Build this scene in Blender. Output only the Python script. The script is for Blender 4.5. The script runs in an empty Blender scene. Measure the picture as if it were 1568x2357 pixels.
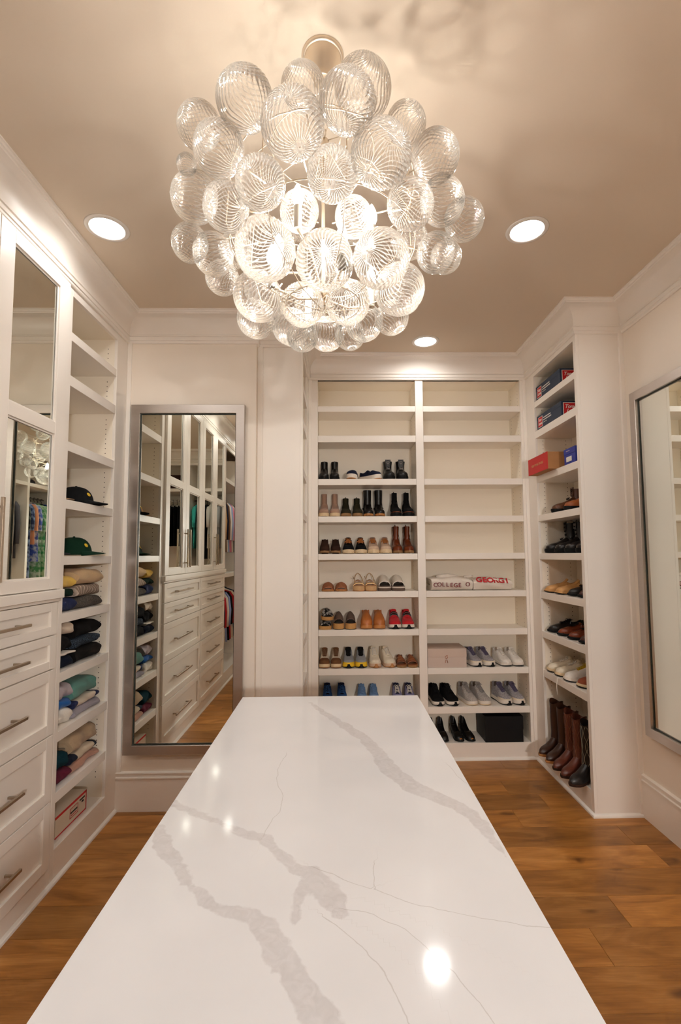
import bpy, math, random
import numpy as np
from mathutils import Vector, Matrix

random.seed(7)
scene = bpy.context.scene
COL = scene.collection
PI = math.pi

# ------------------------------------------------------------------ camera, world, exposure
def cam_axes(p, y, r):
    cp, sp, cy, sy = math.cos(p), math.sin(p), math.cos(y), math.sin(y)
    fwd = Vector((sy * cp, cy * cp, sp)); right = Vector((cy, -sy, 0)); up = right.cross(fwd)
    c, s = math.cos(r), math.sin(r)
    return c * right + s * up, -s * right + c * up, fwd
cam_d = bpy.data.cameras.new('camera'); cam = bpy.data.objects.new('camera', cam_d); COL.objects.link(cam)
_r, _u, _f = cam_axes(math.radians(4.1514), math.radians(1.0344), math.radians(-0.3483))
mw = Matrix.Identity(4)
for _i in range(3):
    mw[_i][0], mw[_i][1], mw[_i][2] = _r[_i], _u[_i], -_f[_i]
mw[2][3] = 1.66
cam.matrix_world = mw
cam_d.sensor_fit = 'VERTICAL'; cam_d.sensor_height = 36.0; cam_d.sensor_width = 24.0
cam_d.lens = 1113.0 / 2357.0 * 36.0
cam_d.shift_x = -11.55 / 2357.0; cam_d.shift_y = 18.0 / 2357.0
cam_d.clip_start = 0.02
scene.camera = cam

w = bpy.data.worlds.new('world'); scene.world = w; w.use_nodes = True
w.node_tree.nodes['Background'].inputs[0].default_value = (0.9, 0.85, 0.8, 1)
w.node_tree.nodes['Background'].inputs[1].default_value = 0.02
vs = scene.view_settings
vs.view_transform = 'Standard'; vs.look = 'None'; vs.gamma = 1.0; vs.use_curve_mapping = False
vs.exposure = 0.16
cy = scene.cycles
cy.use_denoising = True
cy.max_bounces = 9; cy.diffuse_bounces = 6; cy.glossy_bounces = 6; cy.transmission_bounces = 2
cy.use_adaptive_sampling = True; cy.adaptive_threshold = 0.06; cy.adaptive_min_samples = 16
cy.use_light_tree = False
cy.transparent_max_bounces = 28
cy.sample_clamp_indirect = 6.0
cy.caustics_reflective = False; cy.caustics_refractive = False

DOWN_W = 2.9          # each recessed downlight
BULB_W = 2.8           # each chandelier bulb
DOWN_COL = (1.0, 0.98, 0.95)
BULB_COL = (1.0, 0.95, 0.885)
HALL_FILL_W = 250.0          # pendant added behind the photographer as soft front fill

# ------------------------------------------------------------------ materials
def lin(c):
    out = []
    for v in c[:3]:
        v = v / 255.0
        out.append(v / 12.92 if v <= 0.04045 else ((v + 0.055) / 1.055) ** 2.4)
    return tuple(out)
_M = {}
def mat(name, c, rough=0.5, metal=0.0, var=0.06, vs=9.0, bump=0.0, bs=180.0, sheen=0.0, coat=0.0, c2=None, spec=0.5, stretch=None):
    if name in _M: return _M[name]
    m = bpy.data.materials.new(name); m.use_nodes = True
    nt = m.node_tree; b = nt.nodes['Principled BSDF']
    c = lin(c); c2 = lin(c2) if c2 else None
    tc = nt.nodes.new('ShaderNodeTexCoord'); src = tc.outputs['Object']
    if stretch:
        mp = nt.nodes.new('ShaderNodeMapping'); mp.inputs['Scale'].default_value = stretch
        nt.links.new(src, mp.inputs['Vector']); src = mp.outputs['Vector']
    n = nt.nodes.new('ShaderNodeTexNoise'); n.inputs['Scale'].default_value = vs; n.inputs['Detail'].default_value = 3
    nt.links.new(src, n.inputs['Vector'])
    mx = nt.nodes.new('ShaderNodeMix'); mx.data_type = 'RGBA'
    if c2 is None:
        a = tuple(v * (1 - var) for v in c); d = tuple(min(1, v * (1 + var)) for v in c)
        nt.links.new(n.outputs['Fac'], mx.inputs[0])
    else:
        a, d = c, c2
        rp = nt.nodes.new('ShaderNodeMapRange'); rp.inputs['From Min'].default_value = 0.42; rp.inputs['From Max'].default_value = 0.58
        nt.links.new(n.outputs['Fac'], rp.inputs['Value']); nt.links.new(rp.outputs[0], mx.inputs[0])
    mx.inputs[6].default_value = (*a, 1); mx.inputs[7].default_value = (*d, 1)
    nt.links.new(mx.outputs[2], b.inputs['Base Color'])
    b.inputs['Roughness'].default_value = rough; b.inputs['Metallic'].default_value = metal
    b.inputs['Specular IOR Level'].default_value = spec if sum(c) > 0.1 or rough < 0.5 else 0.2
    if sheen and sum(c) > 0.5: b.inputs['Sheen Weight'].default_value = sheen * 0.5
    if coat: b.inputs['Coat Weight'].default_value = coat; b.inputs['Coat Roughness'].default_value = 0.15
    if bump:
        n2 = nt.nodes.new('ShaderNodeTexNoise'); n2.inputs['Scale'].default_value = bs; n2.inputs['Detail'].default_value = 2
        nt.links.new(src, n2.inputs['Vector'])
        bp = nt.nodes.new('ShaderNodeBump'); bp.inputs['Strength'].default_value = bump; bp.inputs['Distance'].default_value = 0.002
        nt.links.new(n2.outputs['Fac'], bp.inputs['Height']); nt.links.new(bp.outputs[0], b.inputs['Normal'])
    _M[name] = m
    return m
def emit(name, c, s):
    if name in _M: return _M[name]
    m = bpy.data.materials.new(name); m.use_nodes = True; nt = m.node_tree
    nt.nodes.remove(nt.nodes['Principled BSDF'])
    e = nt.nodes.new('ShaderNodeEmission'); e.inputs[0].default_value = (*c, 1); e.inputs[1].default_value = s
    nt.links.new(e.outputs[0], nt.nodes['Material Output'].inputs[0]); _M[name] = m
    m.cycles.emission_sampling = 'NONE'      # the lamp inside carries the sampled light
    return m
PAINT = mat('cream_painted_wood', (243, 236, 227), 0.38, var=0.015, vs=3, bump=0.03, bs=60)
PANEL = mat('cream_shelf_back', (243, 233, 216), 0.5, var=0.015, vs=3, bump=0.03, bs=60)
WALLM = mat('cream_wall_paint', (240, 229, 215), 0.6, var=0.015, vs=2, bump=0.05, bs=300)
CEILM = mat('cream_ceiling_paint', (222, 206, 186), 0.75, var=0.02, vs=1.5, bump=0.05, bs=300)
TRIMW = mat('bright_white_trim', (236, 230, 222), 0.3, var=0.01)
HOLE = mat('dark_pin_hole', (70, 55, 42), 0.8)
NICKEL = mat('brushed_nickel', (176, 160, 142), 0.28, 1.0, var=0.05, vs=40)
SILVER = mat('brushed_silver_frame', (196, 188, 182), 0.34, 1.0, var=0.06, vs=14, stretch=(1, 1, 6), bump=0.05, bs=400)
CHAMP = mat('champagne_gold', (226, 210, 188), 0.36, 0.75, var=0.05, vs=30)
IVORY = mat('ivory_candle', (238, 228, 210), 0.4)

def mirror_mat():
    m = bpy.data.materials.new('mirror_glass'); m.use_nodes = True; b = m.node_tree.nodes['Principled BSDF']
    b.inputs['Base Color'].default_value = (0.83, 0.85, 0.79, 1); b.inputs['Metallic'].default_value = 1.0; b.inputs['Roughness'].default_value = 0.0
    return m
MIRROR = mirror_mat()

def floor_mat():
    m = bpy.data.materials.new('oak_plank'); m.use_nodes = True; nt = m.node_tree; L = nt.links; b = nt.nodes['Principled BSDF']
    N = nt.nodes.new
    geo = N('ShaderNodeNewGeometry'); oi = N('ShaderNodeObjectInfo')
    off = N('ShaderNodeVectorMath'); off.operation = 'SCALE'; off.inputs['Scale'].default_value = 37.0
    comb = N('ShaderNodeCombineXYZ'); L.new(oi.outputs['Random'], comb.inputs[0]); L.new(oi.outputs['Random'], comb.inputs[1]); L.new(comb.outputs[0], off.inputs[0])
    add = N('ShaderNodeVectorMath'); L.new(geo.outputs['Position'], add.inputs[0]); L.new(off.outputs[0], add.inputs[1])
    mp = N('ShaderNodeMapping'); mp.inputs['Scale'].default_value = (1.0, 4.2, 1.0); L.new(add.outputs[0], mp.inputs['Vector'])
    n1 = N('ShaderNodeTexNoise'); n1.inputs['Scale'].default_value = 2.2; n1.inputs['Detail'].default_value = 6; n1.inputs['Distortion'].default_value = 1.6
    L.new(mp.outputs[0], n1.inputs['Vector'])
    mp2 = N('ShaderNodeMapping'); mp2.inputs['Scale'].default_value = (3.0, 60.0, 1.0); L.new(add.outputs[0], mp2.inputs['Vector'])
    n2 = N('ShaderNodeTexNoise'); n2.inputs['Scale'].default_value = 2.5; n2.inputs['Detail'].default_value = 3; L.new(mp2.outputs[0], n2.inputs['Vector'])
    r1 = N('ShaderNodeValToRGB'); e = r1.color_ramp.elements
    e[0].position = 0.2; e[0].color = (*lin((134, 86, 44)), 1); e[1].position = 0.8; e[1].color = (*lin((208, 152, 92)), 1)
    k = e.new(0.5); k.color = (*lin((178, 122, 66)), 1)
    L.new(n1.outputs['Fac'], r1.inputs[0])
    # per plank tint
    hv = N('ShaderNodeHueSaturation'); sx = N('ShaderNodeSeparateColor'); L.new(oi.outputs['Color'], sx.inputs[0]); L.new(sx.outputs[0], hv.inputs['Value']); L.new(r1.outputs[0], hv.inputs['Color'])
    hv.inputs['Saturation'].default_value = 1.05
    m1 = N('ShaderNodeMix'); m1.data_type = 'RGBA'; m1.blend_type = 'MULTIPLY'; m1.inputs[0].default_value = 0.42
    r2 = N('ShaderNodeValToRGB'); r2.color_ramp.elements[0].position = 0.3; r2.color_ramp.elements[0].color = (0.55, 0.5, 0.45, 1); r2.color_ramp.elements[1].position = 0.65
    L.new(n2.outputs['Fac'], r2.inputs[0]); L.new(hv.outputs[0], m1.inputs[6]); L.new(r2.outputs[0], m1.inputs[7])
    # knots
    mp3 = N('ShaderNodeMapping'); mp3.inputs['Scale'].default_value = (1.0, 1.9, 1.0); L.new(add.outputs[0], mp3.inputs['Vector'])
    n3 = N('ShaderNodeTexNoise'); n3.inputs['Scale'].default_value = 6; L.new(mp3.outputs[0], n3.inputs['Vector'])
    mxv = N('ShaderNodeMix'); mxv.data_type = 'VECTOR'; mxv.inputs[0].default_value = 0.16; L.new(mp3.outputs[0], mxv.inputs[4]); L.new(n3.outputs['Color'], mxv.inputs[5])
    vo = N('ShaderNodeTexVoronoi'); vo.inputs['Scale'].default_value = 2.6; L.new(mxv.outputs[1], vo.inputs['Vector'])
    r3 = N('ShaderNodeValToRGB'); r3.color_ramp.elements[0].position = 0.03; r3.color_ramp.elements[0].color = (0.22, 0.15, 0.1, 1)
    r3.color_ramp.elements[1].position = 0.17; r3.color_ramp.elements[1].color = (1, 1, 1, 1)
    L.new(vo.outputs['Distance'], r3.inputs[0])
    m2 = N('ShaderNodeMix'); m2.data_type = 'RGBA'; m2.blend_type = 'MULTIPLY'; m2.inputs[0].default_value = 0.85
    L.new(m1.outputs[2], m2.inputs[6]); L.new(r3.outputs[0], m2.inputs[7])
    L.new(m2.outputs[2], b.inputs['Base Color']); b.inputs['Roughness'].default_value = 0.36
    bp = N('ShaderNodeBump'); bp.inputs['Strength'].default_value = 0.12; bp.inputs['Distance'].default_value = 0.002
    L.new(n2.outputs['Fac'], bp.inputs['Height']); L.new(bp.outputs[0], b.inputs['Normal'])
    return m
OAK = floor_mat()

def quartz_mat():
    m = bpy.data.materials.new('veined_quartz'); m.use_nodes = True; nt = m.node_tree; L = nt.links; b = nt.nodes['Principled BSDF']
    N = nt.nodes.new
    geo = N('ShaderNodeNewGeometry')
    at = N('ShaderNodeAttribute'); at.attribute_name = 'vein'; ah = N('ShaderNodeAttribute'); ah.attribute_name = 'hair'
    n1 = N('ShaderNodeTexNoise'); n1.inputs['Scale'].default_value = 28; n1.inputs['Detail'].default_value = 6; L.new(geo.outputs['Position'], n1.inputs['Vector'])
    ma = N('ShaderNodeMath'); ma.operation = 'MULTIPLY_ADD'; ma.inputs[1].default_value = 0.034; L.new(n1.outputs['Fac'], ma.inputs[0]); L.new(at.outputs['Fac'], ma.inputs[2])
    mr = N('ShaderNodeMapRange'); mr.inputs['From Min'].default_value = 0.0145; mr.inputs['From Max'].default_value = 0.019; mr.inputs['To Min'].default_value = 1; mr.inputs['To Max'].default_value = 0
    L.new(ma.outputs[0], mr.inputs[0])
    # crackle inside the vein
    vo = N('ShaderNodeTexNoise'); vo.inputs['Scale'].default_value = 45; vo.inputs['Detail'].default_value = 5; vo.inputs['Distortion'].default_value = 1.2; L.new(geo.outputs['Position'], vo.inputs['Vector'])
    rv = N('ShaderNodeValToRGB'); rv.color_ramp.elements[0].position = 0.32; rv.color_ramp.elements[0].color = (*lin((219, 216, 216)), 1)
    rv.color_ramp.elements[1].position = 0.68; rv.color_ramp.elements[1].color = (*lin((230, 227, 228)), 1); L.new(vo.outputs['Fac'], rv.inputs[0])
    n4 = N('ShaderNodeTexNoise'); n4.inputs['Scale'].default_value = 5; L.new(geo.outputs['Position'], n4.inputs['Vector'])
    rb = N('ShaderNodeValToRGB'); rb.color_ramp.elements[0].position = 0.3; rb.color_ramp.elements[0].color = (*lin((238, 237, 238)), 1)
    rb.color_ramp.elements[1].position = 0.7; rb.color_ramp.elements[1].color = (*lin((242, 241, 242)), 1); L.new(n4.outputs['Fac'], rb.inputs[0])
    mx = N('ShaderNodeMix'); mx.data_type = 'RGBA'; L.new(mr.outputs[0], mx.inputs[0]); L.new(rb.outputs[0], mx.inputs[6]); L.new(rv.outputs[0], mx.inputs[7])
    n5 = N('ShaderNodeTexNoise'); n5.inputs['Scale'].default_value = 14; n5.inputs['Detail'].default_value = 4; L.new(geo.outputs['Position'], n5.inputs['Vector'])
    mh = N('ShaderNodeMath'); mh.operation = 'MULTIPLY_ADD'; mh.inputs[1].default_value = 0.024; mh.inputs[2].default_value = -0.012; L.new(n5.outputs['Fac'], mh.inputs[0])
    ms = N('ShaderNodeMath'); L.new(mh.outputs[0], ms.inputs[0]); L.new(ah.outputs['Fac'], ms.inputs[1])
    mb = N('ShaderNodeMath'); mb.operation = 'ABSOLUTE'; L.new(ms.outputs[0], mb.inputs[0])
    mr2 = N('ShaderNodeMapRange'); mr2.inputs['From Min'].default_value = 0.0004; mr2.inputs['From Max'].default_value = 0.0013; mr2.inputs['To Min'].default_value = 0.35; mr2.inputs['To Max'].default_value = 0
    L.new(mb.outputs[0], mr2.inputs[0])
    mx2 = N('ShaderNodeMix'); mx2.data_type = 'RGBA'; L.new(mr2.outputs[0], mx2.inputs[0]); L.new(mx.outputs[2], mx2.inputs[6]); mx2.inputs[7].default_value = (*lin((170, 160, 152)), 1)
    L.new(mx2.outputs[2], b.inputs['Base Color']); b.inputs['Roughness'].default_value = 0.085
    b.inputs['Specular IOR Level'].default_value = 0.45
    return m
QUARTZ = quartz_mat()

def globe_mat():
    m = bpy.data.materials.new('ribbed_clear_glass'); m.use_nodes = True; nt = m.node_tree; L = nt.links
    nt.nodes.remove(nt.nodes['Principled BSDF']); N = nt.nodes.new
    at = N('ShaderNodeAttribute'); at.attribute_name = 'rib'
    fr = N('ShaderNodeFresnel'); fr.inputs['IOR'].default_value = 1.45
    tr = N('ShaderNodeBsdfTransparent'); tr.inputs[0].default_value = (1.0, 0.998, 0.994, 1)
    gl = N('ShaderNodeBsdfGlossy'); gl.inputs['Roughness'].default_value = 0.05; gl.inputs[0].default_value = (1, 0.98, 0.95, 1)
    tl = N('ShaderNodeBsdfTranslucent'); tl.inputs[0].default_value = (1, 0.97, 0.93, 1)
    df = N('ShaderNodeBsdfDiffuse'); df.inputs[0].default_value = (1, 0.97, 0.93, 1)
    no = N('ShaderNodeTexNoise'); no.inputs['Scale'].default_value = 7.0; no.inputs['Detail'].default_value = 3
    tcn = N('ShaderNodeTexCoord'); L.new(tcn.outputs['Object'], no.inputs['Vector'])
    mm = N('ShaderNodeMath'); mm.operation = 'MULTIPLY'; L.new(at.outputs['Fac'], mm.inputs[0]); L.new(no.outputs['Fac'], mm.inputs[1])
    pw = N('ShaderNodeMath'); pw.operation = 'MULTIPLY'; pw.inputs[1].default_value = 0.6; L.new(mm.outputs[0], pw.inputs[0])
    sc = N('ShaderNodeMath'); sc.operation = 'MULTIPLY'; sc.inputs[1].default_value = 1.2; sc.use_clamp = True; L.new(fr.outputs[0], sc.inputs[0])
    m1 = N('ShaderNodeMixShader'); L.new(sc.outputs[0], m1.inputs[0]); L.new(tr.outputs[0], m1.inputs[1]); L.new(gl.outputs[0], m1.inputs[2])
    m0 = N('ShaderNodeMixShader'); m0.inputs[0].default_value = 0.3; L.new(tl.outputs[0], m0.inputs[1]); L.new(df.outputs[0], m0.inputs[2])
    m2 = N('ShaderNodeMixShader'); L.new(pw.outputs[0], m2.inputs[0]); L.new(m1.outputs[0], m2.inputs[1]); L.new(m0.outputs[0], m2.inputs[2])
    L.new(m2.outputs[0], nt.nodes['Material Output'].inputs[0])
    return m
GLOBE = globe_mat()

def stripe_mat(name, c1, c2, scale, axis='Y', rough=0.9, dist=0.0, lo=0.45, hi=0.55):
    m = bpy.data.materials.new(name); m.use_nodes = True; nt = m.node_tree; b = nt.nodes['Principled BSDF']
    tc = nt.nodes.new('ShaderNodeTexCoord'); wv = nt.nodes.new('ShaderNodeTexWave'); wv.bands_direction = axis
    wv.inputs['Scale'].default_value = scale; wv.inputs['Distortion'].default_value = dist
    nt.links.new(tc.outputs['Object'], wv.inputs['Vector'])
    mr = nt.nodes.new('ShaderNodeMapRange'); mr.inputs['From Min'].default_value = lo; mr.inputs['From Max'].default_value = hi
    nt.links.new(wv.outputs['Fac'], mr.inputs[0])
    mx = nt.nodes.new('ShaderNodeMix'); mx.data_type = 'RGBA'; mx.inputs[6].default_value = (*lin(c1), 1); mx.inputs[7].default_value = (*lin(c2), 1)
    nt.links.new(mr.outputs[0], mx.inputs[0]); nt.links.new(mx.outputs[2], b.inputs['Base Color']); b.inputs['Roughness'].default_value = rough
    return m

def leather(n, c, rough=0.35): return mat('leather_' + n, c, rough, var=0.14, vs=14, bump=0.25, bs=220)
def suede(n, c): return mat('suede_' + n, c, 0.9, var=0.12, vs=20, bump=0.3, bs=500, sheen=0.3)
def fabric(n, c, c2=None, vs=60): return mat('fabric_' + n, c, 0.9, var=0.1, vs=vs, bump=0.4, bs=600, sheen=0.2, c2=c2)
def knit(n, c, c2=None): return mat('knit_' + n, c, 0.95, var=0.1, vs=190, bump=0.6, bs=420, sheen=0.3, c2=c2)
def rubber(n, c): return mat('rubber_' + n, c, 0.6, var=0.05, vs=20, bump=0.1, bs=200)

# ------------------------------------------------------------------ mesh helpers
class MB:
    def __init__(s): s.v = []; s.f = []
    def box(s, x0, y0, z0, x1, y1, z1):
        x0, x1 = min(x0, x1), max(x0, x1); y0, y1 = min(y0, y1), max(y0, y1); z0, z1 = min(z0, z1), max(z0, z1)
        o = len(s.v)
        s.v += [(x0, y0, z0), (x1, y0, z0), (x1, y1, z0), (x0, y1, z0), (x0, y0, z1), (x1, y0, z1), (x1, y1, z1), (x0, y1, z1)]
        s.f += [tuple(o + i for i in q) for q in ((3, 2, 1, 0), (4, 5, 6, 7), (0, 1, 5, 4), (1, 2, 6, 5), (2, 3, 7, 6), (3, 0, 4, 7))]
        return s
    def loft(s, rings, closed=True, cap0=True, cap1=True, loop=False):
        n = len(rings[0]); o = len(s.v)
        for r in rings: s.v += [tuple(p) for p in r]
        m = len(rings)
        for i in range(m if loop else m - 1):
            i2 = (i + 1) % m
            for j in range(n if closed else n - 1):
                j2 = (j + 1) % n
                s.f.append((o + i * n + j, o + i * n + j2, o + i2 * n + j2, o + i2 * n + j))
        if closed and not loop:
            if cap0: s.f.append(tuple(o + j for j in reversed(range(n))))
            if cap1: s.f.append(tuple(o + (m - 1) * n + j for j in range(n)))
        return s
    def tube(s, path, r, n=8, loop=False):
        path = [Vector(p) for p in path]; rings = []; m = len(path)
        rr = r if isinstance(r, (list, tuple)) else [r] * m
        nrm = None
        for i, p in enumerate(path):
            a = path[(i - 1) % m] if (loop or i > 0) else p; b = path[(i + 1) % m] if (loop or i < m - 1) else p
            t = (b - a).normalized()
            if nrm is None:
                h = Vector((0, 0, 1)) if abs(t.z) < 0.9 else Vector((1, 0, 0)); nrm = t.cross(h).normalized()
            else:
                nrm = (nrm - t * nrm.dot(t)).normalized()
            bn = t.cross(nrm)
            rings.append([p + (nrm * math.cos(2 * PI * k / n) + bn * math.sin(2 * PI * k / n)) * rr[i] for k in range(n)])
        return s.loft(rings, loop=loop)
    def lathe(s, prof, n=24, c=(0, 0, 0)):
        rings = [[(c[0] + r * math.cos(2 * PI * k / n), c[1] + r * math.sin(2 * PI * k / n), c[2] + z) for k in range(n)] for r, z in prof]
        return s.loft(rings, loop=prof[0][0] > 0.003)
    def ext(s, poly, z0, z1, flare=1.0):
        return s.loft([[(x * flare, y * flare, z0) for x, y in poly], [(x, y, z1) for x, y in poly]])
    def disc(s, c, r, axis='z', n=10, squash=1.0):
        o = len(s.v)
        for k in range(n):
            a, b = r * math.cos(2 * PI * k / n), r * squash * math.sin(2 * PI * k / n)
            s.v.append({'x': (c[0], c[1] + a, c[2] + b), 'y': (c[0] + a, c[1], c[2] + b), 'z': (c[0] + a, c[1] + b, c[2])}[axis])
        s.f.append(tuple(range(o, o + n)))
        return s
    def mesh(s, name, m, smooth=False):
        me = bpy.data.meshes.new(name); me.from_pydata(s.v, [], s.f); me.materials.append(m)
        import bmesh
        bm = bmesh.new(); bm.from_mesh(me); bmesh.ops.recalc_face_normals(bm, faces=bm.faces); bm.to_mesh(me); bm.free()
        if smooth:
            me.polygons.foreach_set('use_smooth', [True] * len(me.polygons))
        me.update()
        return me
    def build(s, name, m, parent=None, smooth=False, bevel=0.0, loc=None, rotz=0, sub=0, angle=None):
        me = s.mesh(name, m, smooth)
        o = bpy.data.objects.new(name, me); COL.objects.link(o)
        if parent is not None: o.parent = parent
        if loc: o.location = loc
        if rotz: o.rotation_euler.z = rotz
        if bevel:
            bv = o.modifiers.new('bevel', 'BEVEL'); bv.width = bevel; bv.segments = 2; bv.limit_method = 'ANGLE'; bv.angle_limit = 0.7
            if smooth is False:
                me.polygons.foreach_set('use_smooth', [True] * len(me.polygons))
                wn = o.modifiers.new('wn', 'WEIGHTED_NORMAL'); wn.keep_sharp = False
        if sub:
            sb = o.modifiers.new('sub', 'SUBSURF'); sb.levels = sub; sb.render_levels = sub
        if smooth and angle: 
            try: me.set_sharp_from_angle(angle=angle)
            except Exception: pass
        return o
def tag(o, label=None, cat=None, group=None, kind=None):
    if label: o['label'] = label
    if cat: o['category'] = cat
    if group: o['group'] = group
    if kind: o['kind'] = kind
    return o
def thing(name, label, cat, loc=(0, 0, 0), rotz=0.0, group=None, kind=None):
    o = bpy.data.objects.new(name, None); COL.objects.link(o); o.empty_display_size = 0.05
    o.location = loc; o.rotation_euler.z = rotz
    return tag(o, label, cat, group, kind)
def copy_tree(o, parent=None):
    c = o.copy(); COL.objects.link(c)
    if parent is not None: c.parent = parent
    for ch in [x for x in bpy.data.objects if x.parent == o]:
        copy_tree(ch, c)
    return c
def text(name, body, size, m, parent, loc, rot, extrude=0.0006, shear=0.0, spacing=1.0, offset=0.0, align='CENTER'):
    cu = bpy.data.curves.new(name, 'FONT'); cu.body = body; cu.size = size; cu.extrude = extrude; cu.shear = shear
    cu.space_character = spacing; cu.offset = offset; cu.align_x = align; cu.align_y = 'CENTER'; cu.resolution_u = 3
    cu.materials.append(m)
    tmp = bpy.data.objects.new(name, cu); COL.objects.link(tmp)
    dg = bpy.context.evaluated_depsgraph_get(); me = bpy.data.meshes.new_from_object(tmp.evaluated_get(dg))
    bpy.data.objects.remove(tmp); me.name = name
    o = bpy.data.objects.new(name, me); COL.objects.link(o); o.parent = parent; o.location = loc; o.rotation_euler = rot
    return o
def sweep(mb, prof, path, closed=True):
    n = len(path); rings = []
    for i in range(n):
        p = Vector(path[i]); dirs = []
        if closed or i > 0: dirs.append((p - Vector(path[(i - 1) % n])).normalized())
        if closed or i < n - 1: dirs.append((Vector(path[(i + 1) % n]) - p).normalized())
        ns = [Vector((d.y, -d.x)) for d in dirs]
        if len(ns) == 2: mt = (ns[0] + ns[1]) / (1 + ns[0].dot(ns[1]))
        else: mt = ns[0]
        rings.append([(p.x + mt.x * d, p.y + mt.y * d, z) for d, z in prof])
    return mb.loft(rings, closed=True, loop=closed)
# ------------------------------------------------------------------ key planes (metres)
XL, YM, XE, YP, XA, YB, XR, YE, XW = -1.455, 3.315, -0.558, 3.375, -0.237, 4.02, 1.62, 3.15, 1.94
YC, XC, YK = -1.05, 1.45, 0.55          # closet faces behind the photographer
ZC = 3.34
PATH = [(XL, YC), (XL, YM), (XE, YM), (XE, YP), (XA, YP), (XA, YB), (XR, YB), (XR, YE), (XW, YE), (XW, YK), (XC, YK), (XC, YC)]

# ------------------------------------------------------------------ recessed downlights (real lamps)
LIGHTS = [(-1.172, 2.389, 'recessed ceiling downlight beside the tall mirrored cabinets'),
          (0.998, 2.386, 'recessed ceiling downlight near the right wall mirror'),
          (0.707, 3.70, 'small recessed ceiling downlight just in front of the shoe bookcase'),
          (-1.18, 1.02, 'recessed ceiling downlight over the near mirrored doors'),
          (1.0, 1.02, 'recessed ceiling downlight behind the right wall mirror'),
          (-1.2, -0.3, 'recessed ceiling downlight by the left hanging rail'),
          (1.0, -0.3, 'recessed ceiling downlight by the rear hanging rail')]
LENS = emit('downlight_lens', (1.0, 0.97, 0.93), 14.0)
def downlights():
    for x, y, lab in LIGHTS:
        t = thing('ceiling_downlight', lab, 'downlight', (x, y, ZC), group='recessed ceiling downlights')
        MB().lathe([(0.083, -0.002), (0.086, -0.006), (0.104, -0.004), (0.108, 0.0), (0.083, 0.0)], 40).build('trim_ring', TRIMW, t, True)
        MB().lathe([(0.001, -0.0015), (0.083, -0.0015), (0.083, -0.0005), (0.001, -0.0005)], 40).build('lens', LENS, t, True)
        ld = bpy.data.lights.new('downlight_lamp', 'AREA'); ld.shape = 'DISK'; ld.size = 0.15; ld.energy = DOWN_W; ld.color = DOWN_COL
        ld.spread = math.radians(165)
        lo = bpy.data.objects.new('downlight_lamp', ld); COL.objects.link(lo); lo.parent = t; lo.location = (0, 0, -0.012)
downlights()

# ------------------------------------------------------------------ room shell
fl = MB().box(-2.15, -3.5, -0.06, 2.2, 4.45, -0.006).build('floor', mat('dark_subfloor', (60, 36, 18), 0.7))
tag(fl, 'warm brown oak plank floor of the dressing room', 'floor', kind='structure')
rng = random.Random(3)
def plank_mesh(x0, x1, y0, y1):
    return MB().box(-(x1 - x0) / 2 + 0.0006, -(y1 - y0) / 2 + 0.0006, -0.006, (x1 - x0) / 2 - 0.0006, (y1 - y0) / 2 - 0.0006, 0.0)
KNOWN = {2.055: ([1.112], [1.02, .84]), 2.255: ([1.306], [.74, 1.16]), 2.455: ([.2], [.95, .88]), 2.655: ([.05, 1.76], [1.0, 1.18, .9]), 2.855: ([-.1, 1.70], [.92, .80, .72]),
         3.055: ([1.13], [1.1, 1.02]), 3.255: ([1.385], [.76, 1.0]), 3.455: ([1.19], [1.1, .78]), 3.655: ([.6], [.9, .98]), 3.855: ([1.3], [.88, .8]), 1.855: ([.1], [.9, .82]), 1.655: ([.9], [1.0, .72])}
for k in range(30):
    yy = -1.745 + .2 * k
    key = next((q for q in KNOWN if abs(q - yy) < .02), None)
    if key is not None: js, tn = KNOWN[key]
    else:
        js = []; xx = -1.6 + rng.uniform(.3, 1.2)
        while xx < 1.9: js.append(xx); xx += rng.uniform(.9, 1.9)
        tn = [rng.uniform(.76, 1.14) for _ in range(len(js) + 1)]
    ed = [-1.6] + js + [2.02]
    for i in range(len(ed) - 1):
        o = plank_mesh(ed[i], ed[i + 1], yy, yy + .2).build('plank', OAK, fl, bevel=0.0012, loc=((ed[i] + ed[i + 1]) / 2, yy + .1, 0))
        o.color = (tn[i], tn[i], tn[i], 1)
ce = MB().box(-2.2, -3.5, ZC, 2.3, 4.5, ZC + 0.08).build('ceiling', CEILM)
tag(ce, 'smooth cream painted ceiling above the chandelier', 'ceiling', kind='structure')
def wall(name, label, *bx):
    o = MB().box(*bx).build(name, WALLM); return tag(o, label, 'wall', kind='structure')
wall('wall_far_left', 'plain cream wall behind the tall silver framed mirror', -2.1, YM, 0, XE, 4.45, ZC)
wall('wall_far', 'cream wall behind the shoe bookcase', XE, YB + 0.285, 0, 2.1, 4.45, ZC)
wall('wall_right', 'cream wall carrying the right silver framed mirror', XW, YK, 0, 2.1, YB + 0.285, ZC)
wall('wall_left', 'cream wall behind the left built-in cabinets', -2.2, -1.75, 0, -2.06, YM, ZC)
wall('wall_rear', 'cream wall behind the rear hanging rail', -2.06, -1.75, 0, .34, -1.66, ZC)
wall('wall_rear_right', 'cream wall beside the added doorway', 1.24, -1.75, 0, 2.1, -1.66, ZC)
wall('wall_rear_top', 'cream wall above the added doorway', .34, -1.75, 2.12, 1.24, -1.66, ZC)
wall('wall_hall_left', 'cream side wall of the added hall behind the doorway', -.5, -3.4, 0, -.4, -1.75, ZC)  # unseen hall box added around the fill pendant
wall('wall_hall_right', 'cream side wall of the added hall beyond the doorway', 2.0, -3.4, 0, 2.1, -1.75, ZC)
wall('wall_hall_end', 'cream end wall of the added hall beyond the doorway', -.5, -3.5, 0, 2.1, -3.4, ZC)
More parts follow.
